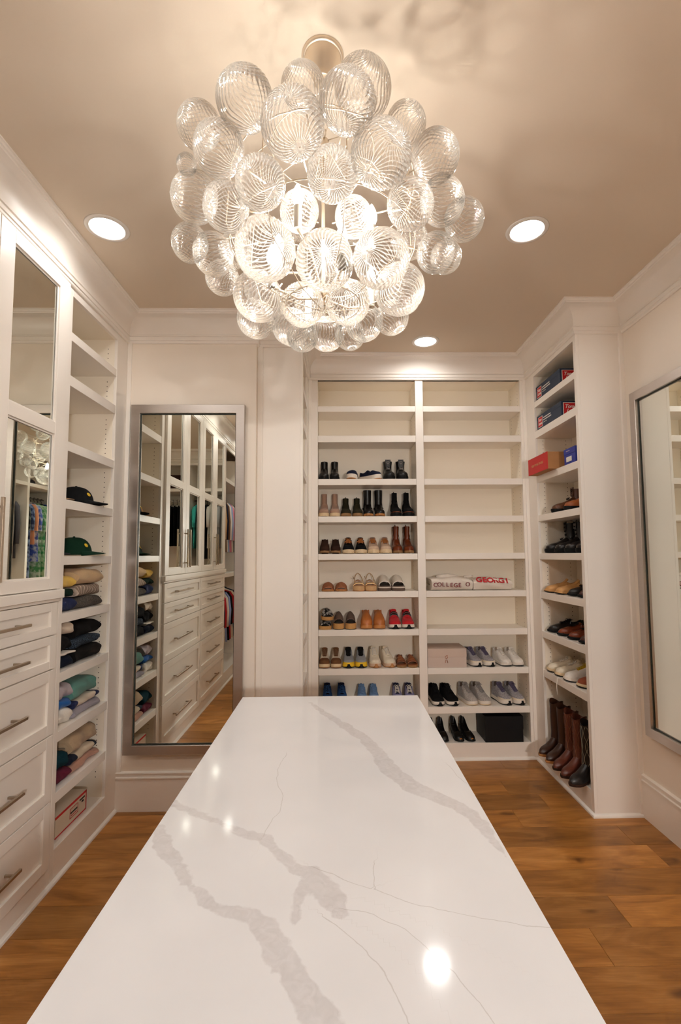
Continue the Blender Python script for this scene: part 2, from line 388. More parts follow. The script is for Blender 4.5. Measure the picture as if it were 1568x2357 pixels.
wall('wall_right_rear', 'cream wall behind the right hanging rail', 2.0, -1.66, 0, 2.1, YK, ZC)

# crown moulding with a cove between two beads
cove = [(0.016 + 0.08 * (1 - math.cos(a)), 3.205 + 0.108 * math.sin(a)) for a in [i * PI / 2 / 9 for i in range(10)]]
prof = [(-0.03, 3.142), (0.010, 3.142), (0.014, 3.147), (0.014, 3.158), (0.020, 3.161), (0.020, 3.176), (0.014, 3.179), (0.014, 3.188), (0.021, 3.191), (0.021, 3.20)] + cove + \
       [(0.104, 3.313), (0.106, 3.320), (0.113, 3.322), (0.116, 3.331), (0.122, 3.333), (0.122, ZC + 0.01), (-0.03, ZC + 0.01)]
cr = sweep(MB(), prof, PATH).build('trim_1', PAINT, smooth=True, angle=0.6)
tag(cr, 'coved cream crown moulding running around the ceiling', 'moulding', kind='structure')
sh = sweep(MB(), [(0, 0), (0.016, 0), (0.015, 0.009), (0.010, 0.016), (0.0, 0.022)], PATH).build('trim_2', TRIMW, smooth=True, angle=0.9)
tag(sh, 'thin white shoe moulding along the foot of the walls', 'moulding', kind='structure')
bprof = [(-0.02, 0.0), (0.016, 0.0), (0.016, 0.205), (0.022, 0.208), (0.022, 0.216), (0.014, 0.219), (0.014, 0.234), (0.019, 0.237), (0.019, 0.244), (0.006, 0.25), (-0.02, 0.25)]
bb = sweep(MB(), bprof, [(XL, YM), (XE, YM), (XE, YP)], closed=False).build('baseboard_far_left', PAINT, smooth=True, angle=0.5)
tag(bb, 'tall cream baseboard below the far left mirror', 'baseboard', kind='structure')
bprof2 = [(d, z * 1.07) for d, z in bprof]
bb = sweep(MB(), bprof2, [(XW, YE), (XW, YK)], closed=False).build('baseboard_right', PAINT, smooth=True, angle=0.5)
tag(bb, 'tall cream baseboard below the right wall mirror', 'baseboard', kind='structure')
# corner beads
def bead(name, x0, y0, x1, y1, lab):
    o = MB().box(x0, y0, 0.02, x1, y1, 3.15).build(name, PAINT, bevel=0.004); tag(o, lab, 'trim', kind='structure')
bead('trim_3', XE, YP - 0.012, XE + 0.038, YP + 0.01, 'vertical corner bead between mirror wall and bookcase end panel')
bead('trim_4', XL, YM - 0.011, XL + 0.03, YM + 0.01, 'vertical corner bead where the left bookcase meets the mirror wall')
bead('trim_5', XW - 0.03, YE - 0.012, XW + 0.01, YE + 0.01, 'vertical corner bead beside the right wall mirror')
bead('trim_6', XA, YB - 0.012, XA + 0.028, YB + 0.0, 'vertical bead at the inner corner left of the shoe bookcase')
bead('trim_7', XR - 0.028, YB - 0.012, XR, YB + 0.0, 'vertical bead at the inner corner right of the shoe bookcase')

# ------------------------------------------------------------------ built-in shelving
def T_back(u, v, z): return (u, YB + v, z)
def T_right(u, v, z): return (XR + v, u, z)
def T_left(u, v, z): return (XL - v, u, z)
def T_alc(u, v, z): return (XA - v, u, z)
def tbox(T, u0, v0, z0, u1, v1, z1, mb=None):
    mb = mb or MB(); a, b = T(u0, v0, z0), T(u1, v1, z1); return mb.box(*a, *b)
def shelving(name, label, T, u0, u1, openings, ztop, zbot, depth, end_panels=()):
    t = thing(name, label, 'shelving', T((u0 + u1) / 2, depth / 2, 0))
    org = Vector(t.location)
    def bp(nm, args, m=PAINT, bev=0.0015):
        mb = tbox(T, *args); mb.v = [tuple(Vector(p) - org) for p in mb.v]
        return mb.build(nm, m, t, bevel=bev)
    edges = [u0] + [e for o in openings for e in o[:2]] + [u1]
    for i in range(0, len(edges), 2):
        bp('face_stile', (edges[i], 0, 0.0, edges[i + 1], 0.02, 3.16))
    holes = MB()
    for a, b, shelves in openings:
        bp('top_rail', (a, 0, ztop, b, 0.02, 3.16)); bp('kick_board', (a, 0.0, 0.0, b, 0.02, zbot - 0.0))
        bp('top_panel', (a, 0.02, ztop, b, depth, ztop + 0.03), PANEL)
        bp('side_panel', (a - 0.018, 0.02, 0.0, a, depth, ztop + 0.012), PANEL); bp('side_panel', (b, 0.02, 0.0, b + 0.018, depth, ztop + 0.012), PANEL)
        bp('back_panel', (a - 0.018, depth, 0.0, b + 0.018, depth + 0.012, ztop + 0.03), PANEL)
        bp('bottom_shelf', (a, 0.02, zbot - 0.03, b, depth, zbot - 0.0005))
        for zt, th in shelves:
            bp('shelf', (a + 0.0012, 0.002, zt - th, b - 0.0012, depth, zt))
        # shelf pin holes in both side panels
        for uu in (a + 0.0004, b - 0.0004):
            for vv in (0.062, depth - 0.05):
                zz = zbot + 0.12
                while zz < ztop - 0.06:
                    if all(not (zt - th - 0.006 < zz < zt + 0.006) for zt, th in shelves):
                        p = Vector(T(uu, vv, zz)) - org
                        holes.disc(p, 0.0032, 'x' if T is T_back else 'y', 8)
                    zz += 0.032
    tag(holes.build('pin_holes', HOLE, t), kind='stuff')
    for ua, ub in end_panels:
        bp('end_panel', (ua, 0.02, 0.0, ub, depth + 0.01, 3.16))
    return t
SB = [(2.918, 0.048), (2.665, 0.056), (2.296, 0.052), (1.981, 0.05), (1.669, 0.05), (1.358, 0.05), (1.046, 0.05), (0.732, 0.05), (0.420, 0.052)]
SS = [(2.897, 0.048), (2.653, 0.058), (2.285, 0.052), (1.968, 0.05), (1.663, 0.048), (1.358, 0.05), (1.052, 0.05), (0.75, 0.052)]
shelving('shoe_bookcase', 'wide cream built-in bookcase with two bays of shoe shelves on the far wall', T_back, XA, XR,
         [(-0.157, 0.672, SB), (0.737, 1.571, SB)], 3.142, 0.134, 0.27)
shelving('boot_bookcase', 'narrow cream built-in bookcase with boxes and boots facing the room from the right', T_right, YE, YB,
         [(3.187, 3.855, SS)], 3.11, 0.152, 0.30, [(YE, YE + 0.018)])
shelving('alcove_bookcase', 'cream built-in bookcase seen almost edge-on behind the far left end panel', T_alc, YP, YB,
         [(3.42, 3.86, SS)], 3.11, 0.152, 0.30, [(YP, YP + 0.018)])
shelving('sweater_bookcase', 'tall narrow cream bookcase of caps and folded sweaters left of the silver mirror', T_left, 2.578, YM,
         [(2.612, 3.158, SS + [(0.445, 0.052)])], 3.10, 0.165, 0.40)

# ------------------------------------------------------------------ mirrored wardrobe cabinet on the left
cb = thing('wardrobe_cabinet', 'long cream cabinet with mirrored doors above two columns of drawers', 'cabinet', (XL - 0.2, 1.47, 0))
org = Vector(cb.location)
def wb(nm, x0, y0, z0, x1, y1, z1, m=PAINT, parent=cb, bev=0.002):
    mb = MB().box(x0 - org.x, y0 - org.y, z0, x1 - org.x, y1 - org.y, z1)
    return mb.build(nm, m, parent, bevel=bev)
wb('cabinet_body', -2.05, 0.36, 0.0, XL, 2.577, 3.16)
wb('ledge', XL, 0.362, 1.447, XL + 0.036, 2.566, 1.492, bev=0.004)
wb('ledge_moulding', XL, 0.364, 1.432, XL + 0.022, 2.56, 1.447, bev=0.003)
def bar_handle(parent, p0, p1, out=0.034, th=0.0065):
    mb = MB(); x = p0[0]
    a, b = Vector(p0), Vector(p1)
    lo = Vector((min(a.x, b.x) + out - th, min(a.y, b.y) - th, min(a.z, b.z) - th)); hi = Vector((max(a.x, b.x) + out + th, max(a.y, b.y) + th, max(a.z, b.z) + th))
    mb.box(*lo, *hi)
    d = (b - a).normalized()
    for q in (a + d * 0.035, b - d * 0.035):
        mb.box(q.x - 0.001, q.y - 0.0052, q.z - 0.0052, q.x + out, q.y + 0.0052, q.z + 0.0052)
    return mb.build('handle', NICKEL, parent, bevel=0.0012)
DX = XL + 0.022
DOORS = [(2.004, 2.546, 2.042), (1.458, 2.0, 1.962), (0.916, 1.452, 0.954), (0.374, 0.912, 0.874)]
for y0, y1, hy in DOORS:
    mb = MB(); s = 0.095; a, b = y0 - org.y, y1 - org.y; x0, x1 = XL - org.x, DX - org.x
    mb.box(x0, a, 1.497, x1, a + s, 3.132); mb.box(x0, b - s, 1.497, x1, b, 3.132)
    for z0, z1 in ((1.497, 1.552), (2.282, 2.345), (3.066, 3.132)): mb.box(x0, a + s, z0, x1, b - s, z1)
    d = mb.build('door', PAINT, cb, bevel=0.002)
    for z0, z1 in ((1.552, 2.282), (2.345, 3.066)):
        MB().box(x0, a + s, z0, x0 + 0.008, b - s, z1).build('mirror_pane', MIRROR, d)
    bar_handle(d, (x1, hy - org.y, 1.56), (x1, hy - org.y, 1.905))
    m2 = MB()
    for z0, z1 in ((1.552, 2.282), (2.345, 3.066)):
        g = 0.009
        m2.box(x0 + 0.008, a + s, z0, x0 + 0.014, a + s + g, z1); m2.box(x0 + 0.008, b - s - g, z0, x0 + 0.014, b - s, z1)
        m2.box(x0 + 0.008, a + s + g, z0, x0 + 0.014, b - s - g, z0 + g); m2.box(x0 + 0.008, a + s + g, z1 - g, x0 + 0.014, b - s - g, z1)
    m2.build('glazing_bead', PAINT, d, bevel=0.0015)
for y0, y1 in ((1.462, 2.535), (0.382, 1.452)):
    for z0, z1 in ((1.268, 1.428), (1.098, 1.262), (0.773, 1.092), (0.445, 0.767), (0.120, 0.439)):
        mb = MB(); a, b = y0 - org.y, y1 - org.y; x0, x1 = XL - org.x, XL + 0.02 - org.x; s = 0.055
        mb.box(x0, a, z0, x1, a + s, z1); mb.box(x0, b - s, z0, x1, b, z1); s2 = 0.042 if z1 - z0 < 0.2 else 0.055
        mb.box(x0, a + s, z0, x1, b - s, z0 + s2); mb.box(x0, a + s, z1 - s2, x1, b - s, z1)
        d = mb.build('drawer', PAINT, cb, bevel=0.002)
        MB().box(x0, a + s, z0 + s2, x0 + 0.008, b - s, z1 - s2).build('drawer_panel', PAINT, d)
        zc = (z0 + z1) / 2; c = (a + b) / 2 + 0.05
        bar_handle(d, (x0 + 0.008, c - 0.215, zc), (x0 + 0.008, c + 0.215, zc), out=0.042)

# ------------------------------------------------------------------ framed wall mirrors
def framed_mirror(label, T, u0, u1, z0, z1, fw, dep=0.03):
    t = thing('wall_mirror', label, 'mirror', T((u0 + u1) / 2, 0, z0)); o = Vector(t.location)
    mb = MB()
    def ring(d, v): return [Vector(T(a, v, b)) - o for a, b in ((u0 + d, z0 + d), (u1 - d, z0 + d), (u1 - d, z1 - d), (u0 + d, z1 - d))]
    mb.loft([ring(0, 0), ring(0, dep), ring(0.002, dep + 0.002), ring(fw - 0.002, dep + 0.002), ring(fw, dep), ring(fw, 0.006), ring(fw, 0)], closed=True, loop=True)
    mb.build('mirror_frame', SILVER, t)
    mb = MB().loft([ring(fw - 0.002, 0.003), ring(fw - 0.002, 0.008)])
    mb.build('mirror_glass', MIRROR, t)
    mb = MB(); mb.loft([ring(fw, 0.0085), ring(fw, 0.012), ring(fw + 0.006, 0.012), ring(fw + 0.006, 0.0085)], closed=True, loop=True)
    mb.build('inner_lip', mat('glass_edge_and_shadow', (58, 64, 58), .25), t)  # dark tone holds the greenish glass edge plus the frame's shadow line
    return t
framed_mirror('tall silver framed mirror on the far left wall reflecting cabinet drawers', lambda u, v, z: (u, YM - v, z), -1.41, -0.632, 0.362, 2.70, 0.06)
framed_mirror('tall silver framed mirror cut off by the right picture edge', lambda u, v, z: (XW - v, u, z), 2.28, 3.055, 0.535, 2.694, 0.058)

# ------------------------------------------------------------------ island
isl = thing('island_cabinet', 'cream island cabinet under the veined white countertop', 'island', (-0.038, 1.49, 0))
def ib(nm, x0, y0, z0, x1, y1, z1, bev=0.002):
    return MB().box(x0 + 0.038, y0 - 1.49, z0, x1 + 0.038, y1 - 1.49, z1).build(nm, PAINT, isl, bevel=bev)
ib('island_body', -0.38, 0.38, 0.10, 0.314, 2.22, 0.974); ib('plinth', -0.34, 0.42, 0.0, 0.274, 2.18, 0.099)
for k in range(3):
    y0 = 0.40 + k * 0.6
    for sx, x0 in ((-1, -0.38), (1, 0.314)):
        for z0, z1 in ((0.12, 0.66), (0.67, 0.955)):
            x1 = x0 + sx * 0.018; a, b = y0 + 0.006, y0 + 0.594
            mb = MB()
            for q in ((a, z0, a + 0.06, z1), (b - 0.06, z0, b, z1), (a + 0.06, z0, b - 0.06, z0 + 0.06), (a + 0.06, z1 - 0.06, b - 0.06, z1)):
                mb.box(x0 + 0.038, q[0] - 1.49, q[1], x1 + 0.038, q[2] - 1.49, q[3])
            mb.build('drawer_front', PAINT, isl, bevel=0.002)
VEINS = [[(-0.118, 2.171, 0.018), (-0.058, 2.04, 0.032), (0.02, 1.894, 0.046), (0.095, 1.752, 0.046), (0.132, 1.62, 0.05), (0.158, 1.492, 0.064), (0.207, 1.396, 0.06), (0.265, 1.327, 0.05), (0.314, 1.288, 0.041), (0.338, 1.215, 0.041), (0.349, 1.135, 0.027), (0.359, 1.079, 0.009)], [(-0.484, 1.349, 0.027), (-0.435, 1.321, 0.027), (-0.372, 1.279, 0.02), (-0.295, 1.233, 0.02), (-0.221, 1.177, 0.026), (-0.173, 1.161, 0.037), (-0.136, 1.108, 0.027), (-0.089, 1.049, 0.027), (-0.057, 1.036, 0.041), (-0.032, 0.995, 0.055), (-0.012, 0.952, 0.05), (0.004, 0.924, 0.027)], [(-0.058, 1.008, 0.037), (-0.074, 0.971, 0.027), (-0.076, 0.937, 0.027), (-0.076, 0.905, 0.014)], [(-0.431, 1.209, 0.027), (-0.393, 1.139, 0.041), (-0.334, 1.062, 0.027), (-0.289, 1.001, 0.023), (-0.247, 0.958, 0.023), (-0.205, 0.932, 0.027), (-0.156, 0.92, 0.032), (-0.124, 0.886, 0.046), (-0.095, 0.836, 0.046), (-0.067, 0.787, 0.046), (-0.044, 0.751, 0.046), (-0.024, 0.72, 0.05), (0.011, 0.667, 0.05), (0.07, 0.523, 0.046), (0.14, 0.349, 0.046)]]
HAIR = [[(-0.053, 1.054), (0.017, 1.005), (0.068, 0.985), (0.122, 0.948), (0.182, 0.925), (0.248, 0.907), (0.317, 0.885), (0.375, 0.879)], [(0.068, 0.985), (0.068, 1.024), (0.077, 1.065)], [(0.007, 0.932), (0.062, 0.915), (0.112, 0.881), (0.148, 0.834), (0.181, 0.792), (0.215, 0.711)], [(-0.027, 0.915), (0.036, 0.854), (0.073, 0.795), (0.092, 0.731), (0.098, 0.713)], [(-0.167, 1.63), (-0.182, 1.517), (-0.176, 1.434), (-0.151, 1.357), (-0.146, 1.269), (-0.166, 1.211), (-0.172, 1.166)], [(0.336, 1.531), (0.354, 1.443), (0.365, 1.391)]]
def seg_dist(P, A, B):
    A, B = np.array(A), np.array(B); d = B - A; t = np.clip(((P - A) @ d) / (d @ d), 0, 1)
    return np.linalg.norm(P - (A + t[:, None] * d), axis=1), t
def countertop():
    x0, x1, y0, y1, z1, th = -0.4332, 0.367, 0.33, 2.2687, 1.015, 0.04
    nx, ny = 93, 221
    X, Y = np.meshgrid(np.linspace(x0, x1, nx), np.linspace(y0, y1, ny)); G = np.stack([X.ravel(), Y.ravel()], 1)
    top = [(x, y, z1) for x, y in G]; V = list(top); Fc = []
    for j in range(ny - 1):
        for i in range(nx - 1):
            a = j * nx + i; Fc.append((a, a + 1, a + nx + 1, a + nx))
    rim = [i for i in range(nx)] + [j * nx + nx - 1 for j in range(1, ny)] + [(ny - 1) * nx + i for i in range(nx - 2, -1, -1)] + [j * nx for j in range(ny - 2, 0, -1)]
    o = len(V); V += [(V[r][0], V[r][1], z1 - th) for r in rim]; n = len(rim)
    Fc += [(rim[k], o + k, o + (k + 1) % n, rim[(k + 1) % n]) for k in range(n)]; Fc.append(tuple(o + k for k in reversed(range(n))))
    me = bpy.data.meshes.new('countertop'); me.from_pydata([(x + 0.038, y - 1.49, z) for x, y, z in V], [], Fc); me.materials.append(QUARTZ)
    P = np.array([(a[0], a[1]) for a in V])
    vd = np.full(len(P), 9.0); hd = np.full(len(P), 9.0)
    for v in VEINS:
        for a, b in zip(v[:-1], v[1:]):
            d, t = seg_dist(P, a[:2], b[:2]); vd = np.minimum(vd, d - 0.5 * (a[2] * (1 - t) + b[2] * t))
    for v in HAIR:
        for a, b in zip(v[:-1], v[1:]):
            A, B = np.array(a), np.array(b); d, t = seg_dist(P, a, b)
            s = np.sign((B - A)[0] * (P - A)[:, 1] - (B - A)[1] * (P - A)[:, 0]); sel = d < np.abs(hd); hd = np.where(sel, d * s, hd)
    for nm, arr in (('vein', vd), ('hair', hd)):
        at = me.attributes.new(nm, 'FLOAT', 'POINT'); at.data.foreach_set('value', arr.astype(np.float32))
    me.update()
    ob = bpy.data.objects.new('countertop', me); COL.objects.link(ob)
    ob.location = (-0.038, 1.49, 0)
    tag(ob, 'glossy white quartz countertop with grey veins on the island', 'countertop')
countertop()

# ------------------------------------------------------------------ chandelier
CHX, CHY = -0.04, 1.517
GLOBES = [(-0.225, 1.13, 2.793, 0.071), (-0.09, 1.272, 2.975, 0.061), (0.031, 1.093, 2.753, 0.069), (0.084, 1.356, 3.061, 0.085), (-0.102, 1.101, 2.701, 0.077), (-0.38, 1.275, 2.858, 0.061), (-0.301, 1.184, 2.71, 0.066), (-0.434, 1.343, 2.802, 0.03), (0.226, 1.434, 3.022, 0.063), (0.116, 1.142, 2.662, 0.077), (0.29, 1.309, 2.804, 0.069), (-0.008, 1.143, 2.608, 0.063), (-0.191, 1.173, 2.609, 0.064), (-0.423, 1.386, 2.733, 0.071), (-0.296, 1.25, 2.602, 0.063), (-0.117, 1.50, 2.776, 0.064), (0.06, 1.512, 2.766, 0.063), (0.203, 1.238, 2.602, 0.064), (0.326, 1.395, 2.734, 0.069), (0.408, 1.454, 2.719, 0.064), (-0.47, 1.5, 2.666, 0.059), (-0.396, 1.505, 2.633, 0.066), (-0.38, 1.771, 2.823, 0.064), (-0.198, 1.298, 2.513, 0.085), (-0.031, 1.304, 2.483, 0.081), (0.131, 1.326, 2.505, 0.081), (0.288, 1.768, 2.863, 0.069), (0.328, 1.511, 2.645, 0.063), (0.37, 1.546, 2.653, 0.053), (-0.409, 1.684, 2.659, 0.061), (-0.248, 1.489, 2.482, 0.078), (0.203, 1.477, 2.5, 0.08), (-0.106, 1.472, 2.446, 0.068), (0.037, 1.462, 2.448, 0.069), (-0.288, 1.696, 2.511, 0.069), (-0.164, 1.729, 2.498, 0.069), (-0.035, 1.748, 2.481, 0.065), (0.102, 1.702, 2.501, 0.068), (0.204, 1.702, 2.521, 0.062), (-0.125, 1.747, 2.47, 0.057), (0.053, 1.748, 2.475, 0.055)]
GLOBES += [(-0.15, 1.83, 2.98, 0.07), (0.08, 1.84, 2.97, 0.068), (-0.30, 1.86, 2.72, 0.066), (-0.10, 1.93, 2.70, 0.07), (0.10, 1.93, 2.72, 0.066), (0.27, 1.85, 2.68, 0.068), (-0.02, 1.90, 2.86, 0.06)]
def globe_mesh(seed, ribs, twist):
    rg = random.Random(seed); nr, ns = 30, ribs * 4; V = [(0, 0, 1.0)]; A = [0.4]
    for i in range(1, nr):
        th = PI * i / nr; tt = th / PI
        for k in range(ns):
            ph = 2 * PI * k / ns; q = ph * ribs; c = math.cos(q)
            amp = 0.013 * math.sin(th) ** 0.7
            r = 1 + amp * c + 0.01 * math.sin(3 * ph + seed) * math.sin(th)
            pt = ph + twist * (tt - 0.1) + 0.12 * math.sin(4 * th + seed)
            V.append((r * math.sin(th) * math.cos(pt), r * math.sin(th) * math.sin(pt), r * math.cos(th) * 0.97)); A.append(max(0, c) ** 1.4)
    V.append((0, 0, -0.97)); A.append(0.4); Fc = []
    for k in range(ns): Fc.append((0, 1 + k, 1 + (k + 1) % ns))
    for i in range(nr - 2):
        for k in range(ns):
            a = 1 + i * ns + k; b = 1 + i * ns + (k + 1) % ns; Fc.append((a, a + ns, b + ns, b))
    o = 1 + (nr - 2) * ns; l = len(V) - 1
    for k in range(ns): Fc.append((l, o + (k + 1) % ns, o + k))
    me = bpy.data.meshes.new('glass_globe'); me.from_pydata(V, [], Fc); me.materials.append(GLOBE)
    me.polygons.foreach_set('use_smooth', [True] * len(Fc))
    at = me.attributes.new('rib', 'FLOAT', 'POINT'); at.data.foreach_set('value', A); me.update()
    return me
def chandelier():
    t = thing('bubble_chandelier', 'large chandelier of swirled clear glass globes hanging over the island', 'chandelier', (CHX, CHY, ZC))
    def L(p): return (p[0] - CHX, p[1] - CHY, p[2] - ZC)
    MB().lathe([(0.001, 0), (0.07, 0), (0.07, -0.008), (0.066, -0.012), (0.062, -0.012), (0.060, -0.02), (0.050, -0.045), (0.038, -0.07), (0.030, -0.085), (0.031, -0.092), (0.024, -0.096), (0.016, -0.11), (0.001, -0.112)], 40).build('canopy', CHAMP, t, True, angle=0.8)
    c0 = (CHX, CHY)
    # chain of links from the canopy
    def chain(path, n, nm):
        mb = MB(); path = [Vector(p) for p in path]
        for i in range(n):
            a = path[0].lerp(path[1], i / n); b = path[0].lerp(path[1], (i + 1) / n)
            if len(path) > 2:
                def bez(s): return path[0] * (1 - s) ** 2 + path[1] * 2 * s * (1 - s) + path[2] * s * s
                a, b = bez(i / n), bez((i + 1) / n)
            d = (b - a); ln = d.length * 0.68; c = (a + b) / 2; d.normalize()
            h = Vector((0.3, 1, 0.2)) if i % 2 else Vector((1, -0.3, 0.1)); sd = d.cross(h).normalized()
            mb.tube([c + d * (ln * math.cos(q)) + sd * (0.0105 * math.sin(q)) for q in [2 * PI * k / 12 for k in range(12)]], 0.0024, 6, loop=True)
        return mb.build(nm, CHAMP, t, True)
    chain([L((CHX, CHY, 3.238)), L((CHX, CHY, 3.03))], 9, 'chain')
    chain([L((0.0, 1.45, 2.96)), L((0.10, 1.36, 2.80)), L((0.24, 1.33, 2.70))], 12, 'draped_chain')
    rod = MB().tube([L((*c0, 3.03)), L((*c0, 2.47))], 0.006, 10); rod.build('stem', CHAMP, t, True)
    MB().lathe([(0.001, -0.30), (0.02, -0.305), (0.026, -0.33), (0.02, -0.35), (0.012, -0.36), (0.001, -0.362)], 20).build('hub', CHAMP, t, True)
    for rr, z in ((0.17, 3.0), (0.30, 2.86), (0.30, 2.66), (0.12, 2.47)):
        MB().tube([L((c0[0] + rr * math.cos(a), c0[1] + rr * math.sin(a), z)) for a in [2 * PI * k / 32 for k in range(32)]], 0.0022, 6, loop=True).build('frame_ring', CHAMP, t, True)
    for k in range(8):
        a = 2 * PI * (k + 0.3) / 8
        MB().tube([L((c0[0] + r * math.cos(a), c0[1] + r * math.sin(a), z)) for r, z in ((0.02, 3.03), (0.17, 3.0), (0.30, 2.86), (0.31, 2.70), (0.26, 2.55), (0.12, 2.47), (0.01, 2.45))], 0.0018, 6).build('frame_rib', CHAMP, t, True)
    BM = emit('bulb_glow', BULB_COL, 12.0); nt = BM.node_tree; ad = nt.nodes.new('ShaderNodeAddShader'); tp = nt.nodes.new('ShaderNodeBsdfTransparent')
    nt.links.new(nt.nodes['Emission'].outputs[0], ad.inputs[0]); nt.links.new(tp.outputs[0], ad.inputs[1]); nt.links.new(ad.outputs[0], nt.nodes['Material Output'].inputs[0])
    for k in range(8):
        a = 2 * PI * (k + 0.45) / 8; r = 0.17; z = 2.545 + 0.125 * (k % 2)
        bx, by = c0[0] + r * math.cos(a), c0[1] + r * math.sin(a)
        arm = MB().tube([L((*c0, 2.49)), L(((c0[0] + bx) / 2, (c0[1] + by) / 2, z - 0.07)), L((bx, by, z - 0.05))], 0.004, 8).build('lamp_arm', CHAMP, t, True)
        MB().lathe([(0.001, -0.05), (0.012, -0.05), (0.012, 0.02), (0.001, 0.02)], 14, L((bx, by, z))).build('candle_sleeve', IVORY, t, True, angle=0.8)
        bo = MB().lathe([(0.002, 0.0), (0.010, 0.004), (0.016, 0.018), (0.017, 0.032), (0.012, 0.05), (0.006, 0.064), (0.001, 0.072)], 14, L((bx, by, z + 0.02))).build('bulb', BM, t, True)
        ld = bpy.data.lights.new('bulb_lamp', 'POINT'); ld.energy = BULB_W; ld.color = BULB_COL; ld.shadow_soft_size = 0.016
        lo = bpy.data.objects.new('bulb_lamp', ld); COL.objects.link(lo); lo.parent = t; lo.location = L((bx, by, z + 0.05))
    ms = [globe_mesh(1, 32, 1.3), globe_mesh(2, 36, 1.0), globe_mesh(3, 30, 1.8), globe_mesh(4, 34, 0.8), globe_mesh(5, 32, 1.5)]
    ctr = Vector((CHX, CHY, 2.74)); capm = MB().lathe([(0.001, 0.0), (0.16, 0.0), (0.12, -0.1), (0.05, -0.22), (0.001, -0.24)], 14).mesh('globe_cap', CHAMP, True)
    for i, (x, y, z, r) in enumerate(GLOBES):
        o = bpy.data.objects.new('glass_globe', ms[i % 5]); COL.objects.link(o); o.parent = t; o.location = L((x, y, z)); o.scale = (r, r, r)
        d = (Vector((x, y, z)) - ctr).normalized()
        o.rotation_mode = 'QUATERNION'; o.rotation_quaternion = d.to_track_quat('Z', 'Y')
        inner = Vector((x, y, z)) - d * r * 0.98
        p = ctr + (inner - ctr) * 0.72
        MB().tube([L(inner), L(p)], 0.0022, 6).build('globe_stem', CHAMP, t, True)
    return t
chandelier()
# ------------------------------------------------------------------ footwear
TT = [0, .012, .04, .1, .2, .32, .45, .58, .70, .80, .88, .94, .975, 1.0]
WT = {'round': [.26, .44, .58, .68, .73, .73, .78, .90, .99, 1.0, .92, .74, .50, .22],
      'point': [.26, .44, .58, .68, .72, .70, .76, .90, .97, .90, .72, .48, .28, .10],
      'square': [.26, .44, .58, .68, .73, .73, .78, .90, .99, 1.0, .97, .86, .70, .45]}
def hw(t, W, shape): return W / 2 * float(np.interp(t, TT, WT[shape]))
def outline(L, W, shape='round', t0=0.0, t1=1.0, n=15):
    ts = [t0 + (t1 - t0) * (0.5 - 0.5 * math.cos(PI * i / (n - 1))) for i in range(n)]
    right = [(hw(t, W, shape), L / 2 - t * L) for t in ts]; left = [(-x, y) for x, y in reversed(right)]
    return right + left
def sole(p, nm, m, L, W, z0, z1, shape='round', t0=0.0, t1=1.0, k0=0.97, k1=1.0, rise=0.0, heel_rise=0.0):
    o = outline(L, W, shape, t0, t1); mb = MB()
    def up(y, a):   # toe spring / heel lift
        t = 0.5 - y / L
        return a + rise * max(0, (t - 0.72) / 0.28) ** 2 + heel_rise * max(0, 1 - t / 0.62) ** 1.2
    zm = (z0 + z1) / 2
    mb.loft([[(x * k0, y * k0, up(y, z0) if rise or heel_rise else z0) for x, y in o], [(x * 1.03, y * 1.008, up(y, zm)) for x, y in o], [(x * k1, y * k1, up(y, z1)) for x, y in o]])
    return mb.build(nm, m, p, True, angle=0.9)
def upper(p, nm, m, L, W, zb, hp, op=None, fl=0.02, shape='round', k=0.94, t0=0.0, t1=1.0, heel_rise=0.0):
    """hp: [(t, height above zb)], op: (a, b) span of the mouth, fl: inside floor above zb"""
    ts = sorted(set([t0, t0 + .012, t0 + .03] + [t0 + (t1 - t0) * q for q in (.08, .14, .2, .26, .32, .38, .44, .5, .56, .62, .68, .74, .8, .86, .91, .95, .98, 1.0)] + ([op[0], op[0] + .012, op[1] - .012, op[1]] if op else [])))
    rings = []
    for t in ts:
        h = float(np.interp(t, [a for a, _ in hp], [b for _, b in hp])); w_ = hw(t, W * k, shape); y = (L / 2 - t * L) * k
        zz = zb + heel_rise * max(0, 1 - t / 0.62) ** 1.2
        is_open = op is not None and op[0] + .006 < t < op[1] - .006
        if is_open: half = [(1.0, 0), (1.03, .4 * h), (.94, .75 * h), (.84, h), (.72, h * .99), (.62, min(fl, h * .8)), (0, min(fl, h * .8))]
        else: half = [(1.0, 0), (1.02, .38 * h), (.93, .66 * h), (.76, .85 * h), (.52, .95 * h), (.26, .99 * h), (0, h)]
        pts = [(a * w_, y, zz + b) for a, b in half]
        rings.append(pts + [(-x, y_, z) for x, y_, z in reversed(pts[:-1])])
    mb = MB(); mb.loft(rings, closed=False)
    n = len(rings[0]); mb.f.append(tuple(range(n))); o = (len(rings) - 1) * n; mb.f.append(tuple(o + i for i in range(n)))
    return mb.build(nm, m, p, True, angle=1.1)
